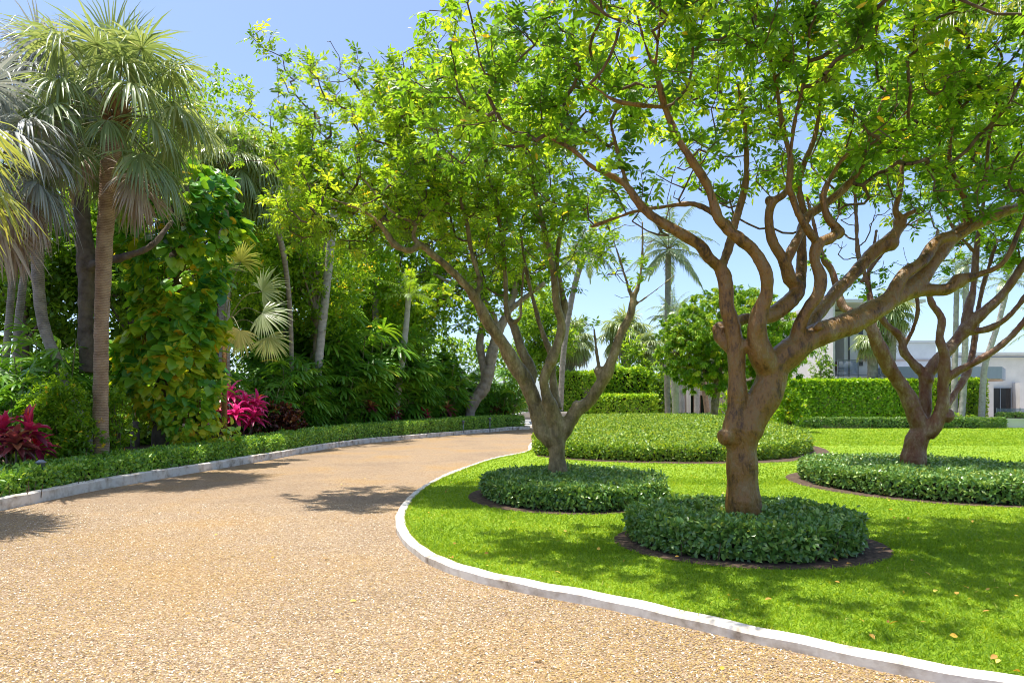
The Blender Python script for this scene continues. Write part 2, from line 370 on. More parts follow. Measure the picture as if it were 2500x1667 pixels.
sheet("motor_court_pavement", [(-3, 45.2), (6, 43.6), (14, 47), (60, 48), (60, 56), (-3, 56)], .006, M['concrete'])
LZ = .06
lawn_edge = offset(innerC, -.11)
lawn_poly = np.vstack([lawn_edge, [(62, 46), (62, -2), (9.2, -2)]])
sheet("lawn", lawn_poly, LZ, M['lawn'])
bed_edge = offset(outerC, .08)
bed_poly = np.vstack([bed_edge, [(-60, 47), (-60, -6)]])
sheet("planting_bed_soil", bed_poly, .07, M['soil'])
def kerb(name, c, w, h, side):
    mb = MB(); n = len(c)
    s = np.cumsum(np.r_[0, np.linalg.norm(np.diff(c, axis=0), axis=1)])
    jw = .006 * np.sin(s * 2.1) + .004 * np.sin(s * 7.3)
    i0 = c; i1 = offset(c, side * w)
    nrm = nz(i1 - i0)
    prof = [(0 - .0, -.03), (0.0, h - .02), (.02, h), (w - .02, h + .004), (w, h - .015), (w, -.03)]
    V = []
    for (a, z) in prof: V.append(np.c_[i0 + nrm * (a + jw[:, None] * (1 if a < .05 else .3)), z + .006 * np.sin(s * 1.3 + a * 9) * (z > 0) + .004 * np.sin(s * 11) * (z > 0)])
    V = np.stack(V, 1); k = len(prof)
    i = np.arange(n - 1)[:, None] * k; j = np.arange(k - 1)[None]
    mb.add(V.reshape(-1, 3), np.stack([i + j, i + j + 1, i + k + j + 1, i + k + j], -1).reshape(-1, 4))
    return tag(mb.build(name, M['kerb'], smooth=False), kind="structure")
kerb("inner_kerb", innerC, .125, .085, -1)
kerb("outer_kerb", outerC, .14, .19, 1)
def ell(cx, cy, rx, ry, n=72, ex=2.0, a0=0):
    a = np.linspace(0, 2 * math.pi, n, endpoint=False)
    c, s = np.cos(a), np.sin(a)
    return np.c_[cx + rx * np.sign(c) * np.abs(c) ** (2 / ex), cy + ry * np.sign(s) * np.abs(s) ** (2 / ex)]
R1 = ell(XY(1810, 7.65), 7.65, 1.25, 1.12); R1m = ell(XY(1822, 7.6), 7.57, 1.47, 1.25)
R2 = ell(XY(1399, 11.5), 11.45, 1.5, 1.82); R2m = ell(XY(1385, 11.5), 11.4, 1.66, 1.94)
R3 = ell(XY(2258, 13), 13.0, 2.08, 2.75); R3m = ell(XY(2242, 13), 12.95, 2.28, 2.88)
def bedshape(gr=0.0):
    pts = [(.75, 20.3), (2.2, 18.7), (4.5, 18.0), (6.8, 18.5), (8.9, 20.6), (10.3, 24.0), (10.9, 28.5), (10.5, 32.5), (8.8, 35.5), (6, 36), (3.6, 34.5), (2.1, 31.5), (1.2, 27), (.75, 23)]
    p = smooth_path(np.array(pts + pts[:1]), .5)[:-1]
    c = p.mean(0); return c + (p - c) * (1 + gr)
BED = bedshape(); BEDm = bedshape(.05) + np.array([.25, -.1])
for nme, pl in (("mulch_ring", R1m), ("mulch_ring", R2m), ("mulch_ring", R3m), ("mulch_bed", BEDm)):
    sheet(nme, pl, LZ + .005, M['soil'])

# grass blades (stuff)
def grass():
    mb = MB()
    def scatter(n, y0, y1, L, W, pw=1.0):
        Y = y0 + (y1 - y0) * U(0, 1, n) ** pw; X = U(-.45, .80, n) * Y * 1.0 + U(-.3, .3, n)
        p = np.c_[X, Y]
        keep = inside(lawn_poly, p)
        for pl in (R1m, R2m, R3m, BEDm): keep &= ~inside(pl, p)
        p = p[keep]; n = len(p)
        d = nz(np.c_[rs.normal(0, .75, (n, 2)), np.ones(n)])
        patch = .5 + .22 * np.sin(p[:, 0] * 2.3 + 1.7 * np.sin(p[:, 1] * 1.1)) + .2 * np.sin(p[:, 1] * 3.1 + 2 * np.sin(p[:, 0] * 1.9))
        blades(mb, np.c_[p, np.full(n, LZ - .005)], d, L * U(.6, 1.35, n), W * U(.7, 1.3, n), U(.1, .9, n), 'grass', nrm=nz(np.c_[rs.normal(size=(n, 2)), np.full(n, .2)]), flat=True, rnd=np.clip(.25 + .35 * patch + rs.normal(0, .2, n), 0, 1))
    scatter(150000, 3.6, 7.5, .05, .007)
    scatter(170000, 7.0, 14, .055, .010, 1.2)
    scatter(120000, 13, 35, .06, .020, 1.5)
    scatter(90000, 25, 46, .07, .04, 1.1)
    # crisp overhanging edge of turf along the kerb
    sel = lawn_edge[(lawn_edge[:, 1] > 3) & (lawn_edge[:, 1] < 24)]
    i = rs.integers(0, len(sel), 14000)
    p = sel[i] + rs.normal(0, .02, (14000, 2)) + nz(offset(sel, -1) - sel)[i] * .02
    blades(mb, np.c_[p, np.full(len(p), LZ)], nz(np.c_[rs.normal(0, .5, (len(p), 2)), np.ones(len(p))]), U(.03, .06, len(p)), .007, U(.2, 1, len(p)), 'grass', nrm=rvec(len(p)), flat=True)
    tag(mb.build("grass", M['grass']), "short bright green grass covering the sunny lawn inside the kerb", "grass", kind="stuff")
grass()
# loose pebbles near the camera (stuff)
def pebbles():
    mb = MB(); n = 165000
    Y = 3.4 + 7.5 * U(0, 1, n) ** 1.35; X = U(-.80, .62, n) * Y
    p = np.c_[X, Y]; keep = ~inside(np.vstack([offset(innerC, .01), [(62, 46), (62, -2), (9.2, -2)]]), p) & ~inside(np.vstack([outerC, [(-60, 47), (-60, -6)]]), p)
    p = p[keep]; n = len(p)
    s = U(.0038, .0082, n) * (1 + .3 * (U(0, 1, n) > .9))
    oc = np.array([(1, 0, 0), (.35, .7, .1), (-.6, .6, 0), (-1, -.1, .05), (-.3, -.75, 0), (.65, -.6, .05), (.1, .05, .55)])
    a = U(0, 6.28, n); ca, sa = np.cos(a), np.sin(a)
    ti = rs.normal(0, .35, (n, 2))
    o = oc[None] * np.stack([U(.9, 1.35, n), U(.75, 1.1, n), U(.7, 1.3, n)], 1)[:, None]
    V = np.stack([o[..., 0] * ca[:, None] - o[..., 1] * sa[:, None], o[..., 0] * sa[:, None] + o[..., 1] * ca[:, None], o[..., 2] + o[..., 0] * ti[:, :1] * .6 + o[..., 1] * ti[:, 1:] * .6], -1) * s[:, None, None]
    V += np.c_[p, .002 + s * .1][:, None]
    f = np.array([(6, j, (j + 1) % 6) for j in range(6)])
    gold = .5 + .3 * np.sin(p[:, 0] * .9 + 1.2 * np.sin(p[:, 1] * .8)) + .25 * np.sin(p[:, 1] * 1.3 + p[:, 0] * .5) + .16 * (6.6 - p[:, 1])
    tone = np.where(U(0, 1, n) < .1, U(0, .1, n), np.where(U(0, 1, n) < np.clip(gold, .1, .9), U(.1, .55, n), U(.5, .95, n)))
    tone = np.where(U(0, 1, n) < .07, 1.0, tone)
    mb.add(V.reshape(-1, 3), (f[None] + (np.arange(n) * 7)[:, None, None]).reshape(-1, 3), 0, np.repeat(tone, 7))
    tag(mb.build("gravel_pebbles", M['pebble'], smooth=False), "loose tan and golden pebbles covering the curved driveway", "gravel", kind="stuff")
pebbles()
def litter():
    mb = MB(); n = 260
    Y = 3.6 + 14 * U(0, 1, n) ** 1.6; X = U(-.7, .75, n) * Y
    p = np.c_[X, Y]; ok = ~inside(np.vstack([outerC, [(-60, 47), (-60, -6)]]), p)
    on = inside(lawn_poly, p); ok &= on | (U(0, 1, n) > .8); p = p[ok]; on = on[ok]; n = len(p)
    leaves(mb, np.c_[p, np.where(on, LZ + .045, .016)], np.c_[rs.normal(size=(n, 2)), rs.normal(0, .25, n)], UP + rs.normal(0, .4, (n, 3)), U(.03, .06, n), LEAFW)
    tag(mb.build("fallen_leaves", M['litter']), "scattered fallen yellow and brown leaves on gravel and grass", "leaves", kind="stuff")
litter()

# ------------------------------------------------------------------ clipped hedges
def hedge(name, label, cat, poly, h, n, size, mat, group=None, z0=LZ, ztop=None, tmpl=LEAF7, shell=.09, wide=1.15, top_frac=None, nseed=0):
    poly = np.asarray(poly, float); c = poly.mean(0)
    seg = np.roll(poly, -1, 0) - poly; sl = np.linalg.norm(seg, axis=1); per = sl.sum()
    x, y = poly[:, 0], poly[:, 1]; area = abs(np.dot(x, np.roll(y, -1)) - np.dot(y, np.roll(x, -1))) / 2
    orient = np.sign(np.dot(x, np.roll(y, -1)) - np.dot(y, np.roll(x, -1)))
    zt = ztop or (lambda p: np.full(len(p), h))
    tf = top_frac if top_frac is not None else area / (area + per * h)
    nt = int(n * tf); ns = n - nt
    mn, mx = poly.min(0), poly.max(0)
    q = np.c_[U(mn[0], mx[0], nt * 2), U(mn[1], mx[1], nt * 2)]; q = q[inside(poly, q)][:nt]
    lump = lambda p: .035 * np.sin(p[:, 0] * 5 + nseed) * np.sin(p[:, 1] * 4.3) + .02 * np.sin(p[:, 0] * 11) * np.sin(p[:, 1] * 9 + 1)
    pt = np.c_[q, z0 + zt(q) + lump(q) - np.abs(rs.normal(0, shell * .5, len(q))) + np.where(U(0, 1, len(q)) < .04, U(0, .07, len(q)), 0)]
    i = rs.choice(len(poly), ns, p=sl / per); t = U(0, 1, ns)[:, None]
    e = poly[i] + seg[i] * t; on = nz(np.c_[seg[i][:, 1], -seg[i][:, 0]] * orient)
    zz = U(.03, 1, ns) ** .9
    rnd_in = np.where(zz > .8, (zz - .8) / .2, 0) ** 2 * .09 + np.where(zz < .25, (.25 - zz) / .25, 0) * .07
    e = e - on * (np.abs(rs.normal(0, shell, ns)) + rnd_in - .02 + .03 * np.sin(e[:, :1] * 6 + e[:, 1:] * 5)[:, 0])[:, None]
    ps = np.c_[e, z0 + zz * zt(e)]
    pos = np.vstack([pt, ps])
    nr = np.vstack([np.tile(UP, (len(pt), 1)), np.c_[on, np.full(ns, .22)]])
    nr = nz(nr + rs.normal(0, .55, nr.shape))
    ax = nz(np.cross(nr, rvec(len(nr))) + nr * .35 + UP * .15)
    mb = MB()
    leaves(mb, pos, ax, nr, size * U(.65, 1.25, len(pos)), tmpl, 0, None, wide)
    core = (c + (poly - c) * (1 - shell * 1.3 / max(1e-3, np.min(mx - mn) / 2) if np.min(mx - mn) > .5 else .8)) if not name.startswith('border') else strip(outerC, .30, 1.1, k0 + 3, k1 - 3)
    prism(mb, core, z0 - .02, z0 + h - shell * 1.1, 1, .5, ztop=z0 + zt(core) - shell * 1.1)  # solid dark core added to block light between the leaves
    # woody stems at the foot
    m = min(260, int(per * 14)); i = rs.choice(len(poly), m, p=sl / per); b = poly[i] + seg[i] * U(0, 1, m)[:, None]
    b = c + (b - c) * U(.9, .97, m)[:, None]
    edge_tubes(mb, np.c_[b, np.full(m, z0 - .01)], np.c_[b, np.full(m, z0)] + np.c_[rs.normal(0, .06, (m, 2)), U(.15, .3, m)], np.full(m, .008), np.full(m, .005), 4, 2)
    o = mb.build(name, [mat, M['shade_core'], M['twig']], None, (c[0], c[1], z0))
    return tag(o, label, cat, group)
G1 = "round clipped hedges around the lawn trees"
hedge("round_hedge", "round dark glossy clipped hedge around the nearest copper trunk, at the front of the lawn", "hedge", R1, .33, 30000, .068, M['hedge'], G1)
hedge("round_hedge", "round clipped hedge around the grey forked tree beside the kerb bend", "hedge", R2, .33, 36000, .066, M['hedge'], G1)
hedge("round_hedge", "wide round clipped hedge around the red peeling trunk at the right edge", "hedge", R3, .36, 46000, .07, M['hedge'], G1)
hedge("groundcover_bed", "large light green mounded groundcover bed behind the nearer round hedges", "hedge", BED, .5, 95000, .09, M['bed_leaf'], None, LZ, lambda p: .42 + .55 * np.clip((p[:, 1] - 19) / 15, 0, 1), LEAF4, .1, top_frac=.72)
def strip(c, d0, d1, i0, i1):
    a = offset(c, d0)[i0:i1]; b = offset(c, d1)[i0:i1]; return np.vstack([a[::3], b[::3][::-1]])
iy = lambda y: int(np.argmin(np.abs(outerC[:300, 1] - y)))
k0 = int(np.argmin(np.linalg.norm(outerC - np.array([-8.3, 5]), axis=1))); k1 = int(np.argmin(np.linalg.norm(outerC - np.array([1.0, 42.6]), axis=1)))
hedge("border_hedge", "long low green border hedge following the outer driveway kerb on the left", "hedge", strip(outerC, .17, 1.25, k0, k1), .42, 150000, .085, M['border'], None, .08, lambda p: .42 + .014 * np.clip(p[:, 1] - 13, 0, 25), LEAF4, .07, top_frac=.55)

# ------------------------------------------------------------------ trees
def limb_world(limb, Y0):
    a = np.array([[*P(px, py, Y0 + dy), r * .92 / F * (Y0 + dy)] for px, py, r, dy in limb])
    return smooth_path(a, .05)
def voxel_trunk(limbs, burls, vox, name):
    mb = MB()
    for L in limbs:
        w = 1 + .05 * np.sin(np.arange(len(L)) * .31 + L[0, 0] * 7) + .04 * np.sin(np.arange(len(L)) * .83 + L[0, 2] * 5)
        tube(mb, L[:, :3], np.maximum(L[:, 3] * w, vox * .9), 12, wob=.07)
    for c, r in burls:
        u = np.linspace(-1, 1, 8)[1:-1]
        pts = c + np.outer(u * r, nz(rvec(1)[0])); tube(mb, pts, r * np.sqrt(1 - u ** 2), 10)
    me = mb.mesh(name, M['twig'])
    o = bpy.data.objects.new(name, me); scn.collection.objects.link(o)
    md = o.modifiers.new("r", 'REMESH'); md.mode = 'VOXEL'; md.voxel_size = vox; md.use_smooth_shade = True
    sm = o.modifiers.new("s", 'SMOOTH'); sm.factor = .5; sm.iterations = 5
    dg = bpy.context.evaluated_depsgraph_get(); dg.update()
    m2 = bpy.data.meshes.new_from_object(o.evaluated_get(dg))
    bpy.data.objects.remove(o); bpy.data.meshes.remove(me)
    from mathutils import noise
    nn = len(m2.vertices); co = np.empty(nn * 3, np.float32); no = np.empty(nn * 3, np.float32)
    m2.vertices.foreach_get("co", co); m2.vertices.foreach_get("normal", no)
    co = co.reshape(-1, 3); no = no.reshape(-1, 3)
    h = np.array([noise.noise(Vector((c[0] * 7, c[1] * 7, c[2] * 4))) * 1.0 + noise.noise(Vector((c[0] * 19, c[1] * 19, c[2] * 12))) * .55 + abs(noise.noise(Vector((c[0] * 5, c[1] * 5, c[2] * 26)))) * .5 for c in co.tolist()])
    co = co + no * (h * vox * .62)[:, None]
    m2.vertices.foreach_set("co", co.astype(np.float32).ravel()); m2.update()
    return m2
def cloud(crowns, n, Y0, gap=.2, freq=1.3):
    w = np.array([c[2] * c[3] * c[5] * (c[6] if len(c) > 6 else 1) for c in crowns], float); w /= w.sum(); out = []
    for c, k in zip(crowns, w):
        m = int(n * k * 1.6) + 1
        u = rvec(m) * (U(0, 1, m) ** (1 / 2.4))[:, None]
        Y = Y0 + c[4] + u[:, 1] * c[5]
        q = np.stack([P(c[0] + a * c[2], c[1] + b * c[3], Y0 + c[4]) for a, b in zip(u[:, 0], u[:, 2])])
        q[:, 1] = Y
        out.append(q)
    q = np.vstack(out)
    f = np.sin(q[:, 0] * freq * 2.1 + 1.3 * np.sin(q[:, 2] * freq * 1.7)) + np.sin(q[:, 1] * freq * 1.9 + q[:, 2] * freq * 1.4) + rs.normal(0, .5, len(q))
    q = q[f > np.quantile(f, gap)]
    return q[rs.permutation(len(q))[:n]]
def grow(skel, targets, seg=.16, bend=.25):
    d0 = np.sqrt(((targets[:, None] - skel[None, ::2, :3]) ** 2).sum(-1)).min(1)
    order = np.argsort(d0); targets = targets[order]
    cap = len(skel) + len(targets) * 25
    N = np.zeros((cap, 3)); par = np.full(cap, -1); n = len(skel); N[:n] = skel[:, :3]
    tips = []
    for t in targets:
        df = N[:n] - t; dist = np.sqrt((df ** 2).sum(1))
        cost = dist * (1 + .55 * np.clip(df[:, 2] / np.maximum(dist, 1e-3), -.3, 1))
        i = int(np.argmin(cost)); a = N[i].copy(); D = dist[i]
        m = int(min(24, max(2, round(D / seg))))
        s = np.linspace(0, 1, m + 1)[1:]
        side = rs.normal(0, 1, 3) * bend * D * .35 - UP * .10 * D
        pts = a + np.outer(s, t - a) + np.outer(np.sin(s * math.pi), side) + rs.normal(0, .012, (m, 3)) * (s < 1)[:, None]
        if n + m > cap: break
        N[n:n + m] = pts; par[n] = i; par[n + 1:n + m] = np.arange(n, n + m - 1); n += m
        tips.append(n - 1)
    cnt = np.zeros(n); cnt[tips] = 1
    for i in range(n - 1, len(skel) - 1, -1):
        cnt[par[i]] += cnt[i]
    return N[:n], par[:n], cnt, np.array(tips), order[:len(tips)]
def compound(mb, base, d, per=6, lf=.09, rach=.2, nl=7, mat=0, tmpl=LEAF7, wide=1.0, droop=.35, rmu=.5):
    n = len(base)
    b = np.repeat(base, per, 0); dd = np.repeat(d, per, 0); m = len(b)
    r = nz(dd * .55 + rvec(m) * .8 + UP * .12)
    b = b - dd * (U(0, .22, m) * (np.arange(m) % per > 0))[:, None]
    rl = rach * U(.65, 1.25, m)
    tone = np.clip(np.repeat(rs.normal(rmu, .25, n), per) + rs.normal(0, .1, m), 0, 1)
    up = nz(UP + rvec(m) * .6); side = nz(np.cross(r, up)); up = np.cross(side, r)
    half = (nl - 1) // 2
    for j in range(nl):
        if j == nl - 1: s, t = 0, 1.0
        else: s, t = (1 if j % 2 else -1), .35 + .62 * (j // 2) / max(1, half)
        pos = b + r * (rl * t)[:, None] - UP * (droop * rl * t * t * .5)[:, None]
        ax = nz(r * (.55 if s else 1) + side * s * .9 - UP * droop * U(.4, 1.6, m)[:, None] + rvec(m) * .18)
        leaves(mb, pos, ax, nz(up + rvec(m) * .3), lf * U(.75, 1.2, m), tmpl, mat, np.where(U(0, 1, m) < .007, 1.0, np.clip(tone + rs.normal(0, .08, m), 0, .97)), wide)
    edge_tubes(mb, b, b + r * rl[:, None] - UP * (droop * rl * .5)[:, None], np.full(m, .0025), np.full(m, .0015), 3, 1)
def tree(name, label, limbs_px, burls_px, Y0, crowns, n, bark, leafm, vox=.02, lf=.09, rach=.2, per=6, nl=7, tmpl=LEAF7, extra=(), cat="tree", group=None, wide=1.0, gap=.2, rtip=.0045, rmu=.5, freq=1.3, bend=.16, baseY=None, droop=.35, bare=(), nbare=0):
    limbs = [limb_world(l, Y0) for l in limbs_px]
    base = limbs[0][0, :3].copy(); base[2] = LZ
    t = thing(name, label, cat, base, group)
    me = voxel_trunk(limbs, [(P(x, y, Y0 + dy), r / F * Y0) for x, y, r, dy in burls_px], vox, "trunk")
    me.transform(__import__("mathutils").Matrix.Translation(-Vector(base)))
    me.materials.clear(); me.materials.append(bark)
    o = bpy.data.objects.new("trunk", me); scn.collection.objects.link(o); o.parent = t
    me.polygons.foreach_set("use_smooth", np.ones(len(me.polygons), bool))
    skel = np.vstack([L[len(L) // 3:] if k == 0 else L for k, L in enumerate(limbs)])
    skel = skel[skel[:, 3] < .10]
    tg = cloud(crowns, n, Y0, gap, freq)
    if len(extra): tg = np.vstack([tg, [P(x, y, Y0 + dy) for x, y, dy in extra]])
    nl0 = len(tg)
    if nbare: tg = np.vstack([tg, cloud(bare, nbare, Y0, 0)])
    N, par, cnt, tips, order = grow(skel, tg, bend=bend)
    i = np.arange(len(skel), len(N)); r = np.minimum(rtip * cnt ** .45, max(.02, rtip * 5))
    rp = np.where(par[i] < len(skel), r[i], r[np.maximum(par[i], 0)])
    mb = MB()
    edge_tubes(mb, N[par[i]], N[i], np.minimum(rp, r[i] * 1.5), r[i], 5, 1)
    tips = tips[order < nl0]
    d = nz(N[tips] - N[par[tips]] + 1e-6)
    compound(mb, N[tips], nz(d + UP * .25), per, lf, rach, nl, 0, tmpl, wide, droop, rmu)
    mb.build("crown", [leafm, M['twig']], t, base)
    return t
GT = "forked lawn trees with round hedges"
L1 = [
 [(1817, 1330, 56, 0), (1817, 1270, 46, 0), (1814, 1180, 43, 0), (1812, 1100, 44, 0), (1816, 1055, 46, 0), (1840, 1010, 42, 0), (1868, 965, 41, 0), (1884, 920, 43, 0), (1886, 885, 42, 0)],
 [(1800, 1090, 34, 0), (1792, 1040, 30, -.05), (1800, 985, 25, -.05), (1798, 894, 22, -.05), (1796, 842, 24, -.05), (1790, 800, 21, -.05), (1775, 751, 19, -.05), (1771, 693, 18, -.05), (1758, 655, 17, -.05), (1732, 632, 15, -.1), (1706, 597, 15, -.15), (1660, 569, 15, -.2), (1595, 530, 12, -.2), (1563, 500, 11, -.2), (1533, 459, 10, -.2), (1502, 434, 8, -.2), (1446, 408, 7, -.3), (1400, 367, 5, -.3), (1330, 330, 4, -.3)],
 [(1800, 860, 22, .05), (1778, 838, 22, .12), (1760, 812, 20, .2), (1790, 790, 15, .3), (1830, 775, 13, .35)],
 [(1758, 655, 15, -.05), (1777, 612, 13, .05), (1793, 551, 11, .1), (1818, 459, 9, .15), (1823, 398, 7, .2), (1818, 306, 6, .3), (1800, 200, 4, .3)],
 [(1533, 459, 8, -.2), (1510, 377, 6, -.1), (1490, 300, 4, 0)],
 [(1884, 915, 36, 0), (1860, 870, 31, -.1), (1849, 830, 28, -.15), (1849, 790, 25, -.2), (1857, 760, 21, -.2), (1872, 712, 17, -.25), (1868, 660, 16, -.3), (1842, 615, 16, -.3), (1800, 579, 16, -.35), (1775, 560, 15, -.35), (1752, 531, 14, -.4), (1737, 480, 12, -.4), (1726, 449, 12, -.4), (1686, 388, 11, -.5), (1655, 337, 10, -.5), (1630, 281, 9, -.5), (1614, 224, 8, -.6), (1599, 173, 7, -.6), (1573, 102, 5, -.6), (1553, 26, 4, -.6)],
 [(1599, 173, 6, -.6), (1606, 102, 5, -.7), (1612, 20, 4, -.7)], [(1620, 262, 6, -.55), (1570, 258, 6, -.7), (1500, 245, 5, -.8), (1440, 205, 4, -.9)],
 [(1857, 775, 22, -.15), (1894, 762, 22, 0), (1933, 730, 21, .1), (1950, 703, 20, .15), (1928, 682, 18, .1), (1915, 641, 16, .05), (1884, 585, 12, 0), (1877, 525, 11, -.05), (1890, 490, 11, -.1), (1922, 466, 10, -.1), (1930, 390, 8, -.1), (1910, 306, 7, -.1), (1890, 179, 6, -.1), (1859, 92, 5, -.1), (1834, 0, 4, -.1)],
 [(1915, 645, 14, .05), (1948, 582, 12, .1), (1971, 531, 12, .15), (2012, 500, 12, .2), (2063, 459, 11, .25), (2104, 403, 9, .3), (2114, 350, 7, .3), (2150, 260, 5, .3), (2180, 150, 4, .3)],
 [(1950, 706, 17, .15), (1958, 640, 13, .3), (1955, 580, 12, .35), (1962, 520, 10, .4), (1951, 440, 9, .4), (1990, 330, 7, .5), (2010, 200, 5, .5)],
 [(1886, 900, 38, 0), (1914, 872, 37, 0), (1973, 830, 34, .02), (2030, 805, 31, .08), (2075, 790, 29, .15), (2130, 760, 28, .25), (2196, 718, 25, .4), (2246, 680, 21, .5), (2282, 632, 20, .55), (2320, 586, 20, .6), (2361, 556, 18, .6), (2416, 532, 16, .6), (2470, 510, 15, .6), (2540, 500, 12, .6), (2640, 440, 9, .5)],
 [(2200, 722, 18, .4), (2251, 710, 16, .45), (2317, 705, 16, .45), (2340, 685, 17, .45), (2394, 669, 9, .4), (2449, 641, 7, .3), (2490, 560, 6, .2), (2530, 450, 4, .1)],
 [(2170, 735, 20, .3), (2205, 672, 16, .35), (2250, 640, 16, .4), (2285, 590, 15, .5), (2325, 575, 15, .55)],
 [(2361, 556, 14, .6), (2358, 495, 9, .55), (2334, 439, 7, .5), (2318, 388, 6, .45), (2330, 280, 4, .4)], [(2360, 500, 8, .55), (2405, 439, 7, .6), (2415, 340, 5, .6), (2440, 230, 4, .6)],
 [(1945, 850, 26, 0), (1952, 800, 18, -.05), (1972, 755, 15, -.1), (1998, 719, 15, -.1), (2003, 675, 15, -.1), (1988, 634, 13, -.1), (1998, 595, 15, -.1), (2030, 580, 15, -.05), (2045, 560, 12, 0), (2020, 530, 10, 0), (2012, 470, 8, 0), (2058, 388, 6, 0), (2114, 347, 5, -.1), (2196, 290, 4, -.2), (2260, 220, 4, -.3)],
 [(2000, 600, 13, -.1), (1961, 545, 10, -.2), (1936, 485, 9, -.25), (1925, 440, 8, -.3), (1940, 300, 6, -.4), (1975, 150, 4, -.5)],
 [(1960, 835, 24, .1), (1990, 775, 18, .3), (2037, 718, 17, .5), (2081, 674, 17, .6), (2130, 619, 18, .7), (2168, 592, 20, .7), (2190, 564, 15, .7), (2203, 540, 13, .7), (2186, 517, 9, .7), (2196, 471, 8, .7), (2204, 400, 6, .7), (2240, 300, 4, .7)],
 [(2190, 545, 9, .7), (2215, 524, 7, .7), (2236, 514, 5, .7)],
 [(1800, 579, 10, -.3), (1770, 540, 8, -.1), (1700, 500, 7, .1), (1620, 505, 6, .2), (1540, 520, 5, .2), (1440, 555, 4, .2)],
]
B1 = [(1772, 1066, 22, -.06), (1760, 805, 22, .18), (2172, 592, 24, .7), (2196, 545, 17, .7), (2340, 686, 19, .45), (1880, 490, 13, -.05), (2045, 568, 17, 0), (2185, 700, 17, .35), (1998, 798, 14, -.15), (1822, 842, 14, -.1)]
tree("copper_tree", "large forked tree with thick copper brown trunk, nearest to the camera on the lawn", L1, B1, 7.5,
     [(1480, 120, 470, 260, 0, 1.7), (1950, 120, 480, 300, .2, 2.0), (1800, -90, 620, 150, -1.6, 1.3, .45), (2500, -60, 420, 240, -1.7, 1.3, .5), (2380, 180, 420, 340, .3, 1.9), (1200, 260, 230, 190, .2, 1.2), (1480, 430, 190, 90, .1, .9, .7), (1850, 400, 300, 90, .3, 1.3, .45), (2350, 470, 200, 80, .5, .9, .4)],
     960, M['bark_copper'], M['gumbo'], .015, .098, .2, 6, 7, wide=.88, group=GT, gap=.22, bare=[(1640, 470, 230, 90, 0, 1.0), (2000, 430, 330, 110, .2, 1.4), (2300, 470, 200, 90, .5, .8)], nbare=110)
L2 = [
 [(1361, 1215, 32, 0), (1361, 1157, 25, 0), (1360, 1100, 24, 0), (1358, 1060, 27, 0), (1356, 1035, 24, 0), (1347, 996, 18, -.1), (1333, 961, 15, -.15), (1329, 920, 13, -.2), (1346, 880, 13, -.2), (1363, 836, 12, -.2), (1372, 791, 12, -.2), (1360, 746, 11, -.25), (1354, 684, 10, -.3), (1343, 617, 9, -.3), (1332, 577, 8, -.3), (1310, 480, 6, -.3), (1290, 380, 4, -.3)],
 [(1372, 791, 9, -.2), (1378, 746, 9, -.1), (1369, 697, 8, 0), (1359, 640, 7, 0), (1375, 540, 5, 0), (1400, 440, 4, 0)],
 [(1350, 1080, 24, 0), (1325, 1050, 23, 0), (1310, 996, 21, 0), (1280, 925, 21, -.05), (1256, 890, 19, -.1), (1229, 840, 17, -.2), (1189, 782, 15, -.3), (1158, 724, 13, -.4), (1136, 697, 11, -.5), (1103, 662, 10, -.6), (1071, 634, 9, -.7), (1027, 600, 9, -.8), (1004, 612, 9, -.9), (964, 598, 9, -1), (933, 554, 7, -1.1), (895, 520, 5, -1.2), (850, 500, 4, -1.3), (790, 480, 3, -1.4)],
 [(1158, 724, 10, -.4), (1172, 700, 8, -.35), (1166, 665, 7, -.3), (1150, 610, 6, -.3), (1143, 558, 6, -.3), (1125, 491, 5, -.3), (1090, 380, 4, -.3), (1040, 290, 3, -.3)],
 [(1027, 600, 7, -.8), (1009, 576, 6, -.8), (1012, 545, 5, -.8), (960, 520, 4, -.7), (880, 430, 3, -.6)],
 [(1290, 940, 18, .1), (1296, 903, 15, .15), (1274, 854, 13, .2), (1256, 800, 10, .25), (1238, 764, 9, .3), (1234, 684, 7, .3), (1230, 620, 6, .3), (1220, 540, 6, .3), (1212, 496, 7, .2), (1192, 429, 6, .2), (1179, 330, 5, .2), (1170, 220, 4, .2)],
 [(1212, 496, 6, .2), (1188, 478, 6, .1), (1155, 478, 6, 0), (1116, 482, 5, -.2), (1040, 530, 3, -.4)],
 [(1250, 790, 6, .25), (1270, 775, 5, .1), (1272, 740, 4, .1), (1280, 640, 3, .1)],
 [(1362, 1000, 12, .15), (1352, 950, 10, .25), (1345, 870, 8, .3), (1325, 813, 7, .35), (1310, 764, 6, .4), (1285, 660, 5, .4), (1270, 560, 4, .4)],
 [(1368, 1070, 20, 0), (1386, 1038, 19, 0), (1408, 1003, 18, 0), (1439, 979, 17, -.05), (1462, 943, 16, -.1), (1480, 915, 15, -.15), (1497, 871, 13, -.2), (1515, 818, 12, -.2), (1538, 773, 10, -.2), (1546, 733, 9, -.2), (1562, 684, 5, -.2), (1568, 617, 4, -.2), (1569, 540, 3, -.2)],
 [(1546, 735, 6, -.2), (1529, 684, 4, -.1), (1505, 608, 3, 0), (1480, 540, 2.5, 0)], [(1550, 745, 4, -.2), (1604, 706, 3, -.3), (1650, 670, 2.5, -.3)],
 [(1470, 925, 10, -.1), (1457, 905, 9, -.05), (1462, 895, 6, 0), (1457, 862, 4, .05), (1450, 800, 3, .1)], [(1462, 900, 5, 0), (1478, 895, 5, -.05), (1490, 880, 6, -.15)],
 [(1408, 1003, 10, 0), (1407, 984, 11, 0)],
]
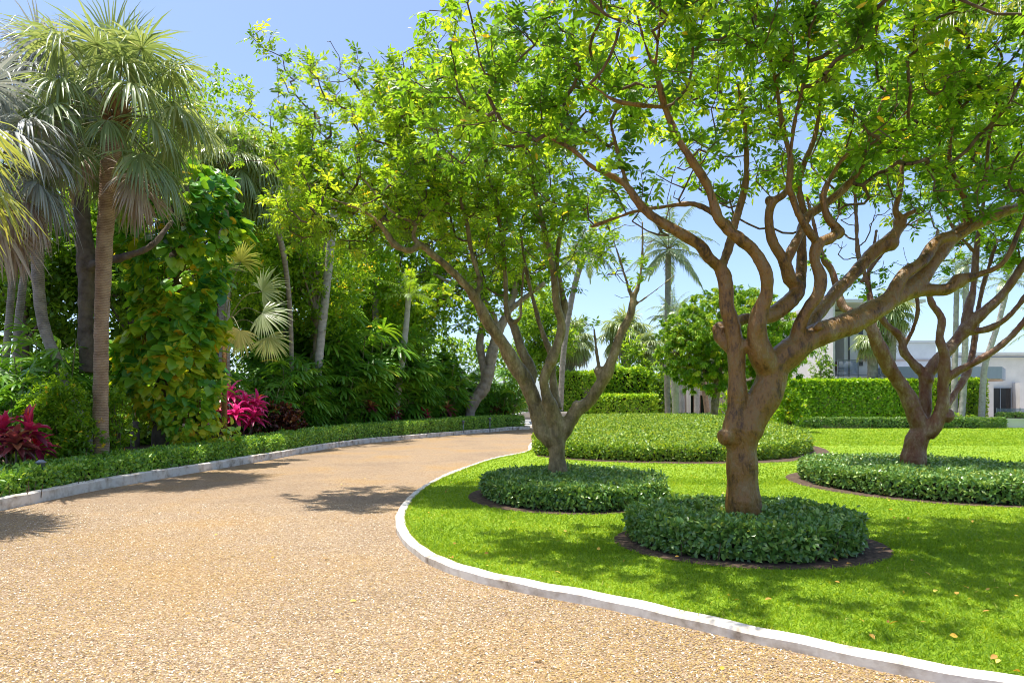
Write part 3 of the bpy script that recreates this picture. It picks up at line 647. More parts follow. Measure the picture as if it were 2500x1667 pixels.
tree("grey_tree", "grey olive forked tree in the round hedge beside the driveway bend", L2, [(1407, 988, 12, 0), (1346, 882, 15, -.2), (1158, 722, 15, -.4)], 11.9,
     [(880, 330, 300, 170, .3, 1.7, .75), (1160, 310, 260, 230, 0, 1.9), (1330, 540, 200, 130, -.2, 1.2), (845, 525, 185, 95, -.5, 1.3, 1.7), (1050, 480, 200, 110, -.3, 1.3, 1.2), (745, 420, 85, 100, -.5, 1.0), (1400, 740, 70, 60, -.1, .6, .7), (1490, 640, 90, 80, 0, .7, .6), (1170, 640, 140, 90, .4, .9, .7)],
     1120, M['bark_grey'], M['gumbo2'], .02, .094, .21, 6, 7, wide=.88, group=GT, gap=.18, rmu=.55, bare=[(1540, 620, 90, 110, -.1, .6), (1270, 640, 110, 110, .2, .8), (1010, 560, 110, 60, -.7, .6), (1455, 800, 30, 70, .1, .2), (850, 200, 200, 90, .2, .8)], nbare=110,
     extra=[(635, 75, .2), (615, 90, .2), (660, 90, .2), (645, 120, .2), (690, 140, .3), (740, 135, .2), (760, 160, .2), (870, 125, .1), (880, 160, .1), (930, 175, .2), (975, 195, .2), (830, 150, .3), (800, 190, .3), (700, 175, .2), (720, 230, .2), (600, 330, .4), (580, 390, .4), (1000, 190, 0)])
L3 = [
 [(2226, 1190, 38, 0), (2229, 1140, 31, 0), (2236, 1086, 28, 0), (2246, 1045, 27, 0), (2232, 1010, 22, 0), (2213, 960, 19, 0), (2176, 905, 18, -.1), (2143, 839, 17, -.2), (2122, 795, 15, -.2), (2075, 762, 12, -.1), (2054, 740, 11, 0), (2032, 663, 9, .1), (2010, 630, 8, .1), (1990, 560, 5, .1), (1970, 480, 4, .1)],
 [(2135, 820, 10, -.2), (2120, 700, 7, .2), (2095, 619, 6, .3), (2089, 500, 5, .3), (2080, 400, 4, .3)],
 [(2250, 1050, 22, .1), (2257, 998, 17, .15), (2262, 927, 16, .2), (2284, 888, 15, .2), (2328, 839, 15, .2), (2355, 806, 15, .2), (2394, 768, 14, .1), (2449, 718, 12, 0), (2505, 635, 10, -.2), (2570, 530, 7, -.4)],
 [(2262, 920, 13, .2), (2236, 894, 11, .25), (2208, 861, 10, .3), (2195, 820, 9, .3), (2158, 784, 8, .3), (2120, 700, 6, .4), (2140, 560, 4, .5)],
 [(2204, 850, 6, .3), (2230, 800, 5, .2), (2240, 740, 5, .1), (2215, 640, 4, .1)],
 [(2355, 806, 12, .2), (2366, 745, 11, .3), (2377, 700, 9, .35), (2383, 620, 8, .4), (2400, 500, 5, .4), (2420, 400, 4, .4)],
 [(2362, 812, 9, .2), (2421, 800, 8, .0), (2470, 765, 7, -.2), (2520, 700, 6, -.3)],
 [(2262, 1062, 20, -.1), (2280, 1040, 19, -.15), (2300, 992, 16, -.2), (2304, 921, 14, -.25), (2306, 866, 12, -.3), (2294, 828, 11, -.3), (2298, 778, 9, -.3), (2275, 740, 8, -.3), (2265, 690, 6, -.3), (2290, 560, 4, -.3)],
 [(2304, 930, 11, -.25), (2335, 908, 10, -.3), (2394, 877, 9, -.5), (2449, 839, 8, -.6), (2500, 784, 8, -.7), (2560, 690, 6, -.8)],
 [(2300, 1000, 11, -.1), (2320, 976, 9, .1), (2361, 910, 9, .3), (2378, 839, 8, .5), (2395, 720, 6, .6), (2430, 600, 5, .6)],
 [(2100, 690, 5, .3), (2170, 600, 4, .5), (2240, 520, 3.5, .5)], [(2383, 620, 5, .4), (2330, 560, 4, .3), (2300, 500, 3, .3)],
]
tree("red_tree", "forked tree with peeling red brown bark in the round hedge at the right", L3, [(2312, 1014, 17, -.2), (2262, 925, 18, .2), (2357, 806, 18, .2)], 13.3,
     [(2230, 330, 280, 150, .6, 1.7), (2480, 430, 240, 220, .2, 1.8), (2060, 430, 130, 110, .4, 1.1), (2015, 610, 60, 50, .1, .5, .6), (2110, 690, 70, 50, .3, .5, .5), (2290, 640, 70, 60, -.2, .5, .5), (2430, 600, 110, 80, .2, .8, .5)],
     620, M['bark_red'], M['gumbo'], .022, .1, .21, 6, 7, group=GT, gap=.3, bare=[(2250, 560, 230, 130, .2, 1.0), (2440, 560, 120, 110, 0, .8), (2080, 540, 90, 100, .2, .6)], nbare=120)

# ------------------------------------------------------------------ palm builders
def fan_frond(elev, pet, R, nseg=46, spread=5.2, droop=.9, mats=('fan',), dz=.35, tone=None):
    """one costapalmate leaf in local space: petiole leaves the crown along +Y at the given elevation"""
    d0 = np.array([0, math.cos(elev), math.sin(elev)])
    t = np.linspace(0, 1, 7)[:, None]
    pts = [np.zeros(3)]
    for i in range(6):
        pts.append(pts[-1] + nz(d0 - UP * dz * (i / 5.0)) * pet / 6)
    pts = np.array(pts); dh = nz(pts[-1] - pts[-2]); x = np.array([1., 0, 0]); n = np.cross(x, dh)
    mb = MB()
    tube(mb, pts, np.linspace(.022, .009, 7), 5, 1)
    a = np.linspace(-spread / 2, spread / 2, nseg) + rs.normal(0, .02, nseg)
    d = np.cos(a)[:, None] * dh + np.sin(a)[:, None] * x + n * (.25 - .35 * np.abs(np.cos(a)))[:, None] * .6
    L = R * (.72 + .28 * np.cos(a * .55)) * U(.85, 1.12, nseg)
    W = 2.0 * (R * .4) * math.sin(spread / nseg / 2) * 1.1 * np.ones(nseg)
    tn = .5 if tone is None else tone
    blades(mb, np.tile(pts[-1], (nseg, 1)), d, L, W, droop * U(.4, 2.0, nseg), 'fan', nrm=np.tile(n, (nseg, 1)), fold=.28, rnd=np.clip(tn + rs.normal(0, .16, nseg), 0, 1))
    return mb.mesh("frond", [M[mats[0]], M['petiole']])
def pin_frond(elev, L, lf=.22, droop=1.1, n=46, mat='coco', ld=.7, w=.035, start=.1, twist=.0):
    d0 = np.array([0, math.cos(elev), math.sin(elev)])
    k = 18; pts = [np.zeros(3)]; d = d0
    for i in range(k):
        d = nz(d0 - UP * droop * ((i + 1) / k) ** 1.3); pts.append(pts[-1] + d * L / k)
    pts = np.array(pts); mb = MB()
    tube(mb, pts, np.linspace(.028, .005, k + 1) * L / 3.0, 5, 1)
    t = np.linspace(start, .99, n); idx = t * k; i0 = np.minimum(idx.astype(int), k - 1); fr = (idx - i0)[:, None]
    p = pts[i0] * (1 - fr) + pts[i0 + 1] * fr; tg = nz(pts[i0 + 1] - pts[i0])
    x = np.array([1., 0, 0]); nn = np.cross(x, tg)
    for s in (-1, 1):
        dd = nz(x * s * (1 - .35 * t)[:, None] + tg * (.45 + .6 * t)[:, None] + nn * .12 + rs.normal(0, .05, (n, 3)))
        ll = L * lf * (np.sin(np.clip(t * 1.05 + .12, 0, 1) * math.pi) ** .6 * .85 + .2) * U(.85, 1.1, n)
        blades(mb, p, dd, ll, np.full(n, w * L / 3), ld * U(.6, 1.5, n), 'pin', nrm=nn, fold=.2, rnd=np.clip(.5 + rs.normal(0, .18, n), 0, 1))
    return mb.mesh("frond", [M[mat], M['petiole']])
def add_frond(me, par, off, rz, sc=1.0, tilt=0.0):
    o = bpy.data.objects.new("frond", me); scn.collection.objects.link(o); o.parent = par
    o.location = [float(v) for v in off]; o.rotation_euler = (tilt, 0, rz); o.scale = (sc, sc, sc); return o
def trunk_part(par, pts, mat, base, k=14, boots=0, wob=.05):
    a = smooth_path(np.asarray(pts, float), .08); mb = MB()
    w = 1 + .03 * np.sin(np.arange(len(a)) * .9) + .025 * np.sin(np.arange(len(a)) * 2.3)
    tube(mb, a[:, :3], a[:, 3] * w, k, wob=wob)
    if boots:
        top = a[-1, :3]; n = boots; h = U(-.55, .25, n); an = U(0, 6.28, n)
        r = a[-1, 3]
        b = top + np.c_[np.cos(an) * r * .8, np.sin(an) * r * .8, h]
        blades(mb, b, np.c_[np.cos(an) * .5, np.sin(an) * .5, np.full(n, .9)], U(.25, .5, n), U(.05, .11, n), U(-.1, .3, n), 'pin', mat=1, nrm=np.c_[np.cos(an), np.sin(an), np.zeros(n)])
    return mb.build("trunk", [mat, M['boot']], par, base)
def pxpath(pts, Y, dz=0):
    return np.array([[*P(x, y, Y + (q[0] if q else 0)), r / F * Y] for x, y, r, *q in pts])
def ground_path(path):
    p = path.copy(); d = p[0].copy(); d[:3] += (p[0, :3] - p[1, :3]) / max(1e-6, p[1, 2] - p[0, 2]) * max(0, p[0, 2] - .02)
    d[2] = min(.0, p[0, 2]); return np.vstack([d, p]) if p[0, 2] > .1 else p
def fan_palm(name, label, tr_px, Y, classes, R, pet, trunkmat, mats, cat="palm", group=None, droop=1.0, boots=60, nseg=46, spread=5.2, hub=None, sc=(.85, 1.1)):
    path = ground_path(pxpath(tr_px, Y)); base = path[0, :3].copy()
    t = thing(name, label, cat, base, group)
    trunk_part(t, path, trunkmat, base, boots=boots)
    top = (path[-1, :3] if hub is None else hub) - base
    for (e, n, mk, dr) in classes:
        mes = [fan_frond(math.radians(e + U(-7, 7)), pet * U(.9, 1.1), R, nseg, spread, dr * droop, (mk,)) for _ in range(2)]
        a0 = U(0, 6.28)
        for i in range(n):
            add_frond(mes[i % 2], t, top + np.array([0, 0, .12 * math.sin(math.radians(e))]), a0 + i * 6.283 / n + rs.normal(0, .15), U(*sc))
    return t
def feather_palm(name, label, tr_px, Y, classes, L, trunkmat, mat='coco', cat="palm", group=None, lf=.22, n=40, ld=.7, w=.035, ground=True, a0=None):
    path = pxpath(tr_px, Y)
    if ground: path = ground_path(path)
    base = path[0, :3].copy(); t = thing(name, label, cat, base, group)
    trunk_part(t, path, trunkmat, base, 10)
    top = path[-1, :3] - base
    for (e, m, dr) in classes:
        mes = [pin_frond(math.radians(e + U(-6, 6)), L * U(.9, 1.05), lf, dr, n, mat, ld, w) for _ in range(2)]
        b0 = U(0, 6.28) if a0 is None else a0
        for i in range(m): add_frond(mes[i % 2], t, top, b0 + i * 6.283 / m + rs.normal(0, .12), U(.9, 1.08))
    return t

def yb(px, d):
    c = offset(outerC, d); c = c[(c[:, 1] > 6) & (np.arange(len(c)) < k1)]; q = CX + F * c[:, 0] / c[:, 1]
    i = np.argsort(q); return float(np.interp(px, q[i], c[i, 1]))
# ---- fan palms at the left
CL = [(82, 4, 'fan', .4), (62, 6, 'fan', .7), (40, 7, 'fan', 1.1), (18, 8, 'fan', 1.4), (-8, 8, 'fan', 1.5), (-32, 7, 'fan', 1.5), (-50, 3, 'fandry', 1.2)]
fan_palm("fan_palm", "tall fan palm with a bare tan trunk standing in the border hedge, front left",
         [(247, 1125, 18), (246, 1000, 16.5), (247, 850, 16.5), (251, 700, 17), (258, 550, 18.5), (266, 430, 20), (276, 350, 22), (285, 290, 20)], yb(247, 1.3), CL, 1.15, 1.4, M['palm_tan'], 'fan', boots=110, droop=.72)
CG = [(75, 4, 'fangrey', .5), (45, 7, 'fangrey', .9), (15, 8, 'fangrey', 1.2), (-20, 8, 'fangrey', 1.4), (-45, 8, 'fandry', 1.4), (-65, 6, 'fandry', 1.0)]
fan_palm("fan_palm", "grey leaved fan palm with hanging dry fronds behind the tan trunk, curved stem",
         [(140, 885, 13), (122, 840, 13), (104, 780, 13), (94, 700, 13), (92, 600, 14), (98, 480, 16), (110, 330, 18), (118, 230, 18)], 16.0, CG, 1.15, 1.05, M['palm_grey'], 'fangrey', boots=60)
CH = [(70, 4, 'fangrey', .5), (40, 7, 'fangrey', .8), (12, 7, 'fangrey', 1.1), (-18, 7, 'fangrey', 1.3), (-38, 6, 'fandry', 1.3), (-58, 6, 'fandry', 1.1)]
fan_palm("fan_palm", "blue grey fan palm at the left edge of the photo with drooping dry fronds",
         [(-45, 1160, 24), (-42, 900, 23), (-40, 600, 23), (-38, 380, 24)], 12.6, CH, 1.15, 1.15, M['palm_grey'], 'fangrey', boots=40)
def side_palm():
    o = np.array([-8.3, 8.7, .07]); t = thing("fan_palm", "young yellow green fan palm whose frond tips enter at the left edge of the photo", "palm", o)
    trunk_part(t, np.array([[*o - np.array([0, 0, .05]), .16], [-8.25, 8.7, 2.5, .14], [-8.2, 8.7, 4.7, .15]]), M['palm_grey'], o, boots=30)
    for e, n, dr in ((65, 4, .5), (35, 7, .8), (5, 8, 1.0), (-25, 6, 1.1)):
        mes = [fan_frond(math.radians(e), 1.15, 1.05, 40, 5.0, dr, ('fanyel',)) for _ in range(2)]; a0 = U(0, 6)
        for i in range(n): add_frond(mes[i % 2], t, np.array([.1, 0, 4.7]), a0 + i * 6.283 / n, U(.85, 1.1))
side_palm()
# drooping fan palm between the vine and the yellow green trees
fan_palm("fan_palm", "blue green fan palm with drooping crown above the climbing vine",
         [(712, 880, 6, 3.0), (708, 760, 6, 2.2), (692, 620, 7, 1.0), (655, 500, 8), (622, 440, 10)], yb(640, 2.1), [(60, 5, 'fan', .8), (25, 8, 'fan', 1.1), (-10, 9, 'fan', 1.3), (-40, 9, 'fan', 1.2)], 1.25, .95, M['palm_grey'], 'fan', boots=30)
fan_palm("fan_palm", "fan palm half hidden between the front palm crown and the leafy trees",
         [(548, 700, 13), (548, 520, 13), (548, 400, 14)], 22.5, [(60, 6, 'fan', .8), (25, 9, 'fan', 1.1), (-15, 9, 'fan', 1.3), (-45, 8, 'fan', 1.0)], 1.1, .9, M['palm_grey'], 'fan', boots=30)
# young fan palm: a few large open leaves
def young_palm():
    Y = yb(548, 1.5); hub = P(548, 800, Y); base = hub.copy(); base[2] = .07
    t = thing("young_fan_palm", "young trunkless fan palm with six open pale green leaves beside the vine", "palm", base)
    mb = MB(); tube(mb, np.array([base, base + (hub - base) * .5, hub]), [.09, .08, .07], 8); mb.build("trunk", M['boot'], t, base)
    for (x, y, dx, dz_, R, mk, dy, tn) in [(588, 640, .35, .9, .85, 'fanyel', -.1, .55), (640, 712, .8, .45, .95, 'fan', .1, .6), (640, 765, .95, -.3, 1.0, 'fan', -.4, .65),
                                        (586, 806, -.25, -.9, .85, 'fanyel', -.8, .95), (655, 822, .6, -.8, .85, 'fanyel', -.6, .7), (556, 660, -.3, .9, .8, 'fan', .3, .5)]:
        tip = P(x, y, Y + dy); m = MB()
        mid = (hub + tip) / 2 + UP * .35
        pp = smooth_path(np.array([hub, mid, tip]), .1); tube(m, pp, np.linspace(.018, .010, len(pp)), 5, 1)
        dh = nz(np.array([dx, -.25, dz_])); xx = nz(np.cross(dh, np.array([.2, -1, .45]))); nn = np.cross(xx, dh)
        ns = 30; a = np.linspace(-1.75, 1.75, ns)
        d = np.cos(a)[:, None] * dh + np.sin(a)[:, None] * xx
        blades(m, np.tile(tip, (ns, 1)), d, R * (.75 + .25 * np.cos(a)) * U(.93, 1.05, ns), R * 3.5 / ns * .58, .35 * U(.5, 1.6, ns), 'fan', nrm=np.tile(nn, (ns, 1)), fold=.25, rnd=np.clip(tn + rs.normal(0, .1, ns), 0, 1))
        m.build("frond", [M[mk], M['petiole']], t, base)
young_palm()
# slender palms of the understorey
CS = [(70, 4, .5), (40, 6, .9), (5, 6, 1.1)]
for lab, tr, Y in [
    ("slender palm with a pale leaning ringed trunk in front of the lady palms", [(773, 935, 11), (783, 830, 10), (797, 700, 10), (812, 560, 9), (818, 470, 9)], yb(773, 2.4)),
    ("slender palm with a straight grey trunk just behind the leaning pale one", [(764, 940, 9), (767, 800, 9), (770, 640, 8), (771, 480, 8)], yb(764, 3.4)),
    ("slender palm with a grey trunk rising behind the tallest lady palms", [(918, 870, 9), (916, 740, 8), (915, 600, 8), (915, 480, 8)], yb(918, 3.6)),
    ("short slender palm with a pale leaning trunk above the bronze ti plants", [(965, 1030, 7), (972, 960, 8), (983, 870, 8), (992, 790, 7), (998, 720, 7)], yb(965, 2.2)),
    ("thin palm stem at the far left edge, left of its twin", [(12, 900, 9), (22, 780, 8), (32, 650, 8), (38, 480, 8)], 17.5),
    ("thin palm stem at the far left edge, right of its twin", [(38, 905, 9), (46, 780, 9), (62, 640, 8), (70, 500, 8)], 18.2),
    ("slender brown palm trunk beside the drooping blue green fronds", [(660, 905, 6), (655, 800, 6), (652, 700, 6), (650, 560, 6)], yb(706, 4.2))]:
    feather_palm("slender_palm", lab, tr, Y, CS, 1.7, M['palm_pale'] if 'pale' in lab else M['palm_grey'], 'forest', group="slender palms in the understorey", n=26, lf=.26, w=.05)

# ---- climbing vine on a host trunk
def vine():
    Y = yb(430, 1.9); ex = [(420, 330, 545), (470, 300, 572), (560, 285, 575), (640, 300, 560), (700, 345, 540), (780, 350, 530), (850, 300, 528), (930, 285, 530), (1000, 335, 535), (1050, 400, 570), (1092, 430, 575)]
    ys = np.array([e[0] for e in ex]); xl = np.array([e[1] for e in ex]); xr = np.array([e[2] for e in ex])
    tp = ground_path(pxpath([(392, 1100, 22), (400, 1000, 24), (420, 850, 26), (440, 700, 28), (445, 550, 28), (440, 440, 22)], Y)); base = tp[0, :3].copy()
    t = thing("vine_covered_trunk", "tree trunk smothered by a climbing vine with big variegated yellow green leaves", "vine", base)
    trunk_part(t, tp, M['bark_dark'], base, 12)
    mb = MB(); n = 3200
    y = 420 + 672 * U(0, 1, n); l = np.interp(y, ys, xl); r = np.interp(y, ys, xr)
    c = (l + r) / 2; hw = (r - l) / 2; th = U(-2.0, 2.0, n); rr = U(.62, 1.0, n) ** .6 * (1 + .16 * np.sin(y * .05 + th * 3) + .1 * np.sin(y * .021 + th * 5))
    X = (c + hw * np.sin(th) * rr - CX) / F * Y; Yd = Y - hw / F * Y * np.cos(th) * rr * .8; Z = CAMH - (y - HY) / F * Y
    out = np.c_[np.sin(th), -np.cos(th), np.zeros(n)]
    big = np.interp(y, [420, 560, 900, 1000, 1092], [.29, .31, .32, .21, .13]) * U(.55, 1.25, n)
    ax = nz(out * .6 + UP * U(-1.1, .35, n)[:, None] + rvec(n) * .7)
    tone = np.clip(.42 + .0005 * (y - 700) + rs.normal(0, .2, n) + .1 * np.sin(y * .03 + X * 3), 0, .88); tone[U(0, 1, n) < .02] = 1
    leaves(mb, np.c_[X, Yd, Z], ax, nz(out * .55 + UP * .95 + rvec(n) * .5), big, HEART, 0, tone)
    mb.build("leaves", M['pothos'], t, base)
    m2 = MB(); k = 130; yy = U(480, 1060, k); xx = np.interp(yy, ys, xl) + U(.2, .9, k) * (np.interp(yy, ys, xr) - np.interp(yy, ys, xl))
    A = np.c_[(xx - CX) / F * Y, Y - U(.1, .5, k), CAMH - (yy - HY) / F * Y]; B = A + np.c_[rs.normal(0, .1, (k, 2)), -U(.4, 1.1, k)]
    edge_tubes(m2, A, B, np.full(k, .008), np.full(k, .006), 4); m2.build("aerial_roots", M['boot'], t, base)
vine()

# ---- generic leafy bush / tree masses
def bush(name, label, cat, c, rx, ry, h, n, size, mat, tmpl=LEAF7, group=None, wide=1.0, z0=.07, lumps=9, stems=14, droop=.1, clus=7):
    c = np.asarray(c, float); base = np.array([c[0], c[1], z0])
    t = thing(name, label, cat, base, group)
    lu = rvec(lumps); lu[:, 2] = np.abs(lu[:, 2]); lc = lu * U(.25, .72, lumps)[:, None]; lr = U(.25, .48, lumps)
    lc[0] = (0, 0, .3); lr[0] = .6
    m = n // clus; i = rs.choice(lumps, m, p=lr ** 2 / (lr ** 2).sum())
    u = rvec(m); u[:, 2] = np.where(u[:, 2] < -.35, -u[:, 2], u[:, 2])
    q = lc[i] + u * (lr[i] * U(.72, 1.05, m))[:, None]
    keep = q[:, 2] > .0; q = q[keep]; u = u[keep]; m = len(q)
    pos = q * np.array([rx, ry, h]) + base
    mb = MB(); P0 = np.repeat(pos, clus, 0); U0 = np.repeat(u, clus, 0)
    ax = nz(U0 * .4 + rvec(len(P0)) * 1.0 - UP * droop); nr = nz(U0 * .5 + UP * .8 + rvec(len(P0)) * .5)
    tone = np.clip(np.repeat(rs.normal(.5, .2, m), clus) + rs.normal(0, .13, len(P0)), 0, 1)
    leaves(mb, P0 + rvec(len(P0)) * size * .25, ax, nr, size * U(.6, 1.2, len(P0)), tmpl, 0, tone, wide)
    mb.build("foliage", mat, t, base)
    m2 = MB()
    for k in range(stems):
        e = pos[rs.integers(0, m)] * .9 + base * .1; b = base + np.array([rs.normal(0, .12) * rx, rs.normal(0, .12) * ry, -.02])
        p = smooth_path(np.array([b, (b + e) / 2 + np.array([0, 0, .1 * h]), e]), .25); tube(m2, p, np.linspace(.012 + .006 * h, .004, len(p)), 5)
    m2.build("stems", M['twig'], t, base)
    return t
def gpos(px, Y): return np.array([XY(px, Y), Y])
bush("green_shrub", "bright yellow green shrub between the left red plant and the tan palm trunk", "shrub", gpos(150, yb(150, 1.75)), 1.05, .7, 2.45, 9000, .105, M['gumbo2'], lumps=12)
bush("green_shrub", "yellow green shrub just right of the tan palm trunk, under the vine leaves", "shrub", gpos(290, yb(290, 1.7)), .45, .5, 2.1, 1800, .10, M['gumbo2'], lumps=7)
bush("croton_bush", "dark bronze leaved bush right of the bright pink plant", "shrub", gpos(675, yb(675, 1.75)), 1.15, .8, 1.75, 3600, .15, M['croton'], LEAFW, lumps=9)
bush("croton_bush", "dark red brown bush behind the hedge, right of the pale leaning trunk", "shrub", gpos(1212, yb(1212, 1.9)), 1.3, .9, 1.7, 2600, .2, M['croton'], LEAFW, lumps=9)
bush("broadleaf_shrub", "tall dark shrub with glossy rounded leaves left of the pale leaning trunk", "shrub", gpos(1090, yb(1090, 3.0)), 1.6, 1.2, 5.0, 5200, .22, M['rhapis'], LEAFW, lumps=12, wide=1.2)

bush("dark_shrub", "shaded dark green shrub behind the foot of the climbing vine", "shrub", gpos(430, yb(430, 3.6)), 1.7, 1.0, 2.6, 3000, .2, M['darkleaf'], LEAFW, lumps=10)
# ---- red ti plants: rosettes of arching broad leaves
def ti_plant(label, spots, Y, L, mat, W=.11, nl=26, group="red leaved ti plants", z0=.07, bot=None):
    pts = [P(x, y, Y + dy) for x, y, dy in spots]; base = np.mean(pts, 0); base[2] = z0
    t = thing("ti_plant", label, "plant", base, group)
    m2 = MB()
    for p in pts:
        b = base + (p - base) * np.array([.35, .35, 0]); pp = smooth_path(np.array([b, b * .4 + p * .6 - UP * .1, p]), .1); tube(m2, pp, np.linspace(.022, .014, len(pp)), 6)
        mb = MB(); k = np.arange(nl); a = k * 2.4 + U(0, 6); e = np.radians(88 - 105 * (k / nl) ** .8 + rs.normal(0, 6, nl))
        d = np.c_[np.cos(a) * np.cos(e), np.sin(a) * np.cos(e), np.sin(e)]
        L_ = L * U(.72, 1.02); blades(mb, p - UP * (.16 * k / nl)[:, None], d, L_ * U(.7, 1.15, nl), W * U(.8, 1.2, nl), U(.3, .8, nl), 'lance', fold=.3, rnd=np.clip(.85 - .75 * k / nl + rs.normal(0, .15, nl), 0, 1))
        mb.build("leaf_rosette", M[mat if len(m2.V) % 3 else 'ti_dark'], t, base)
    m2.build("stem", M['bark_dark'], t, base)
ti_plant("dark red ti plant with broad leaves at the left edge of the photo", [(8, 1045, -.3), (70, 1045, -.3), (40, 1075, -.6), (-30, 1080, -.2), (88, 1085, 0)], yb(50, 1.5), .5, 'ti_red', .13)
ti_plant("bright pink ti plant beside the foot of the climbing vine", [(562, 965, 0), (600, 985, .1), (535, 1005, -.3), (575, 1010, -.5), (618, 1015, 0), (555, 1040, -.4), (628, 985, .3)], yb(580, 1.6), .64, 'ti_pink', .13)
ti_plant("small bronze ti plant with orange tips, first right of the greenish one", [(965, 1008, 0), (945, 1025, .3)], yb(965, 1.6), .62, 'ti_dark', .14, 22)
ti_plant("small red ti plant with upright centre, further along the border hedge", [(1030, 1008, 0), (1042, 1020, .3)], yb(1030, 1.6), .62, 'ti_red', .15, 22)
ti_plant("small bronze ti plant nearest the pale leaning trunk", [(1092, 998, 0)], yb(1092, 1.6), .68, 'ti_dark', .16, 22)
ti_plant("small striped green and bronze ti plant by the border hedge, left of the bronze one", [(905, 990, 0), (885, 1005, .2)], yb(900, 1.7), .58, 'ti_dark', .12, 24)

# ---- lady palms: clumps of canes with finger-like fans
def lady_proto(h, ncane, rad):
    t = thing("lady_palm", "", "palm", (0, 0, 0)); mc = MB(); mf = MB()
    for c in range(ncane):
        a = U(0, 6.28); r = rad * math.sqrt(U(0, 1)); b = np.array([math.cos(a) * r * .6, math.sin(a) * r * .6, -.02]); hh = h * U(.5, 1.0)
        top = b + np.array([math.cos(a) * r * .5, math.sin(a) * r * .5, hh]); p = smooth_path(np.array([b, (b + top) / 2, top]), .2); tube(mc, p, .012, 5)
        nf = int(6 + hh * 3)
        for f in range(nf):
            z = U(.22, 1.0); q = b + (top - b) * z; aa = U(0, 6.28); e = math.radians(U(-5, 65)); d = np.array([math.cos(aa) * math.cos(e), math.sin(aa) * math.cos(e), math.sin(e)])
            pl = U(.2, .38); tip = q + d * pl; edge_tubes(mc, [q], [tip], [.005], [.003], 4)
            ns = int(rs.integers(8, 11)); an = np.linspace(-1.6, 1.6, ns); x = nz(np.cross(d, UP)); nn = np.cross(x, d)
            dd = np.cos(an)[:, None] * d + np.sin(an)[:, None] * x + nn * -.1
            blades(mf, np.tile(tip, (ns, 1)), dd, U(.42, .58) * (.8 + .2 * np.cos(an)), .062, U(.25, .8, ns), 'rhap', nrm=np.tile(nn, (ns, 1)), fold=.15, rnd=np.clip(U(.2, .75) + rs.normal(0, .12, ns), 0, 1))
    mf.build("fronds", M['rhapis'], t); mc.build("canes", M['petiole'], t)
    return t
LP = [lady_proto(2.6, 26, 1.05), lady_proto(2.4, 24, 1.1), lady_proto(3.0, 24, 1.0)]
lady = [
    (25, yb(25, 3.3), 0.8, "lady palm clump in the shade above the dark red ti plant at the left edge"),
    (610, yb(610, 3.0), 1.1, "lady palm clump right behind the bright pink ti plant"),
    (715, yb(715, 2.9), 0.95, "lady palm clump at the foot of the pale leaning palm trunk, drooping over the hedge"),
    (690, yb(690, 3.2), 1.45, "lady palm clump under the pale open leaves of the young fan palm"),
    (800, yb(800, 2.9), 1.15, "low lady palm clump just right of the pale leaning trunk"),
    (830, yb(830, 3.2), 1.75, "lady palm clump of middle height between the leaning trunk and the tallest one"),
    (865, yb(865, 4.6), 2.35, "tallest lady palm clump, reaching up under the yellow green branches"),
    (900, yb(900, 3.0), 1.25, "lady palm clump above the striped green ti plant"),
    (950, yb(950, 3.4), 1.8, "lady palm clump behind the short slender palm"),
    (1010, yb(1010, 3.0), 1.25, "lady palm clump at the foot of the short slender palm"),
    (1045, yb(1045, 3.4), 1.7, "lady palm clump left of the tall dark rounded-leaf shrub"),
    (1120, yb(1120, 3.0), 1.15, "small lady palm clump between the dark shrub and the pale leaning trunk"),
    (1165, yb(1165, 2.7), 0.85, "lady palm clump drooping in front of the pale leaning trunk"),
    (1208, yb(1208, 3.2), 1.6, "lady palm clump right of the pale leaning trunk, above the silver car"),
    (750, yb(750, 4.2), 2.0, "shaded lady palm clump behind the two slender palm trunks"),
    (110, yb(110, 4.2), 1.2, "shaded lady palm clump behind the yellow green shrub and curved grey stem")]
for i, (px, Y, sc, lab) in enumerate(lady):
    o = LP[i] if i < 3 else None
    p = (XY(px, Y), Y, .05)
    if o is not None:
        o.location = p; o.scale = (sc,) * 3; o["label"] = lab; o["group"] = "lady palms behind the border hedge"
for i, (px, Y, sc, lab) in enumerate(lady):
    if i >= 3: dup(LP[i % 3], (XY(px, Y), Y, .05), U(0, 6.28), sc, lab, "lady palms behind the border hedge")

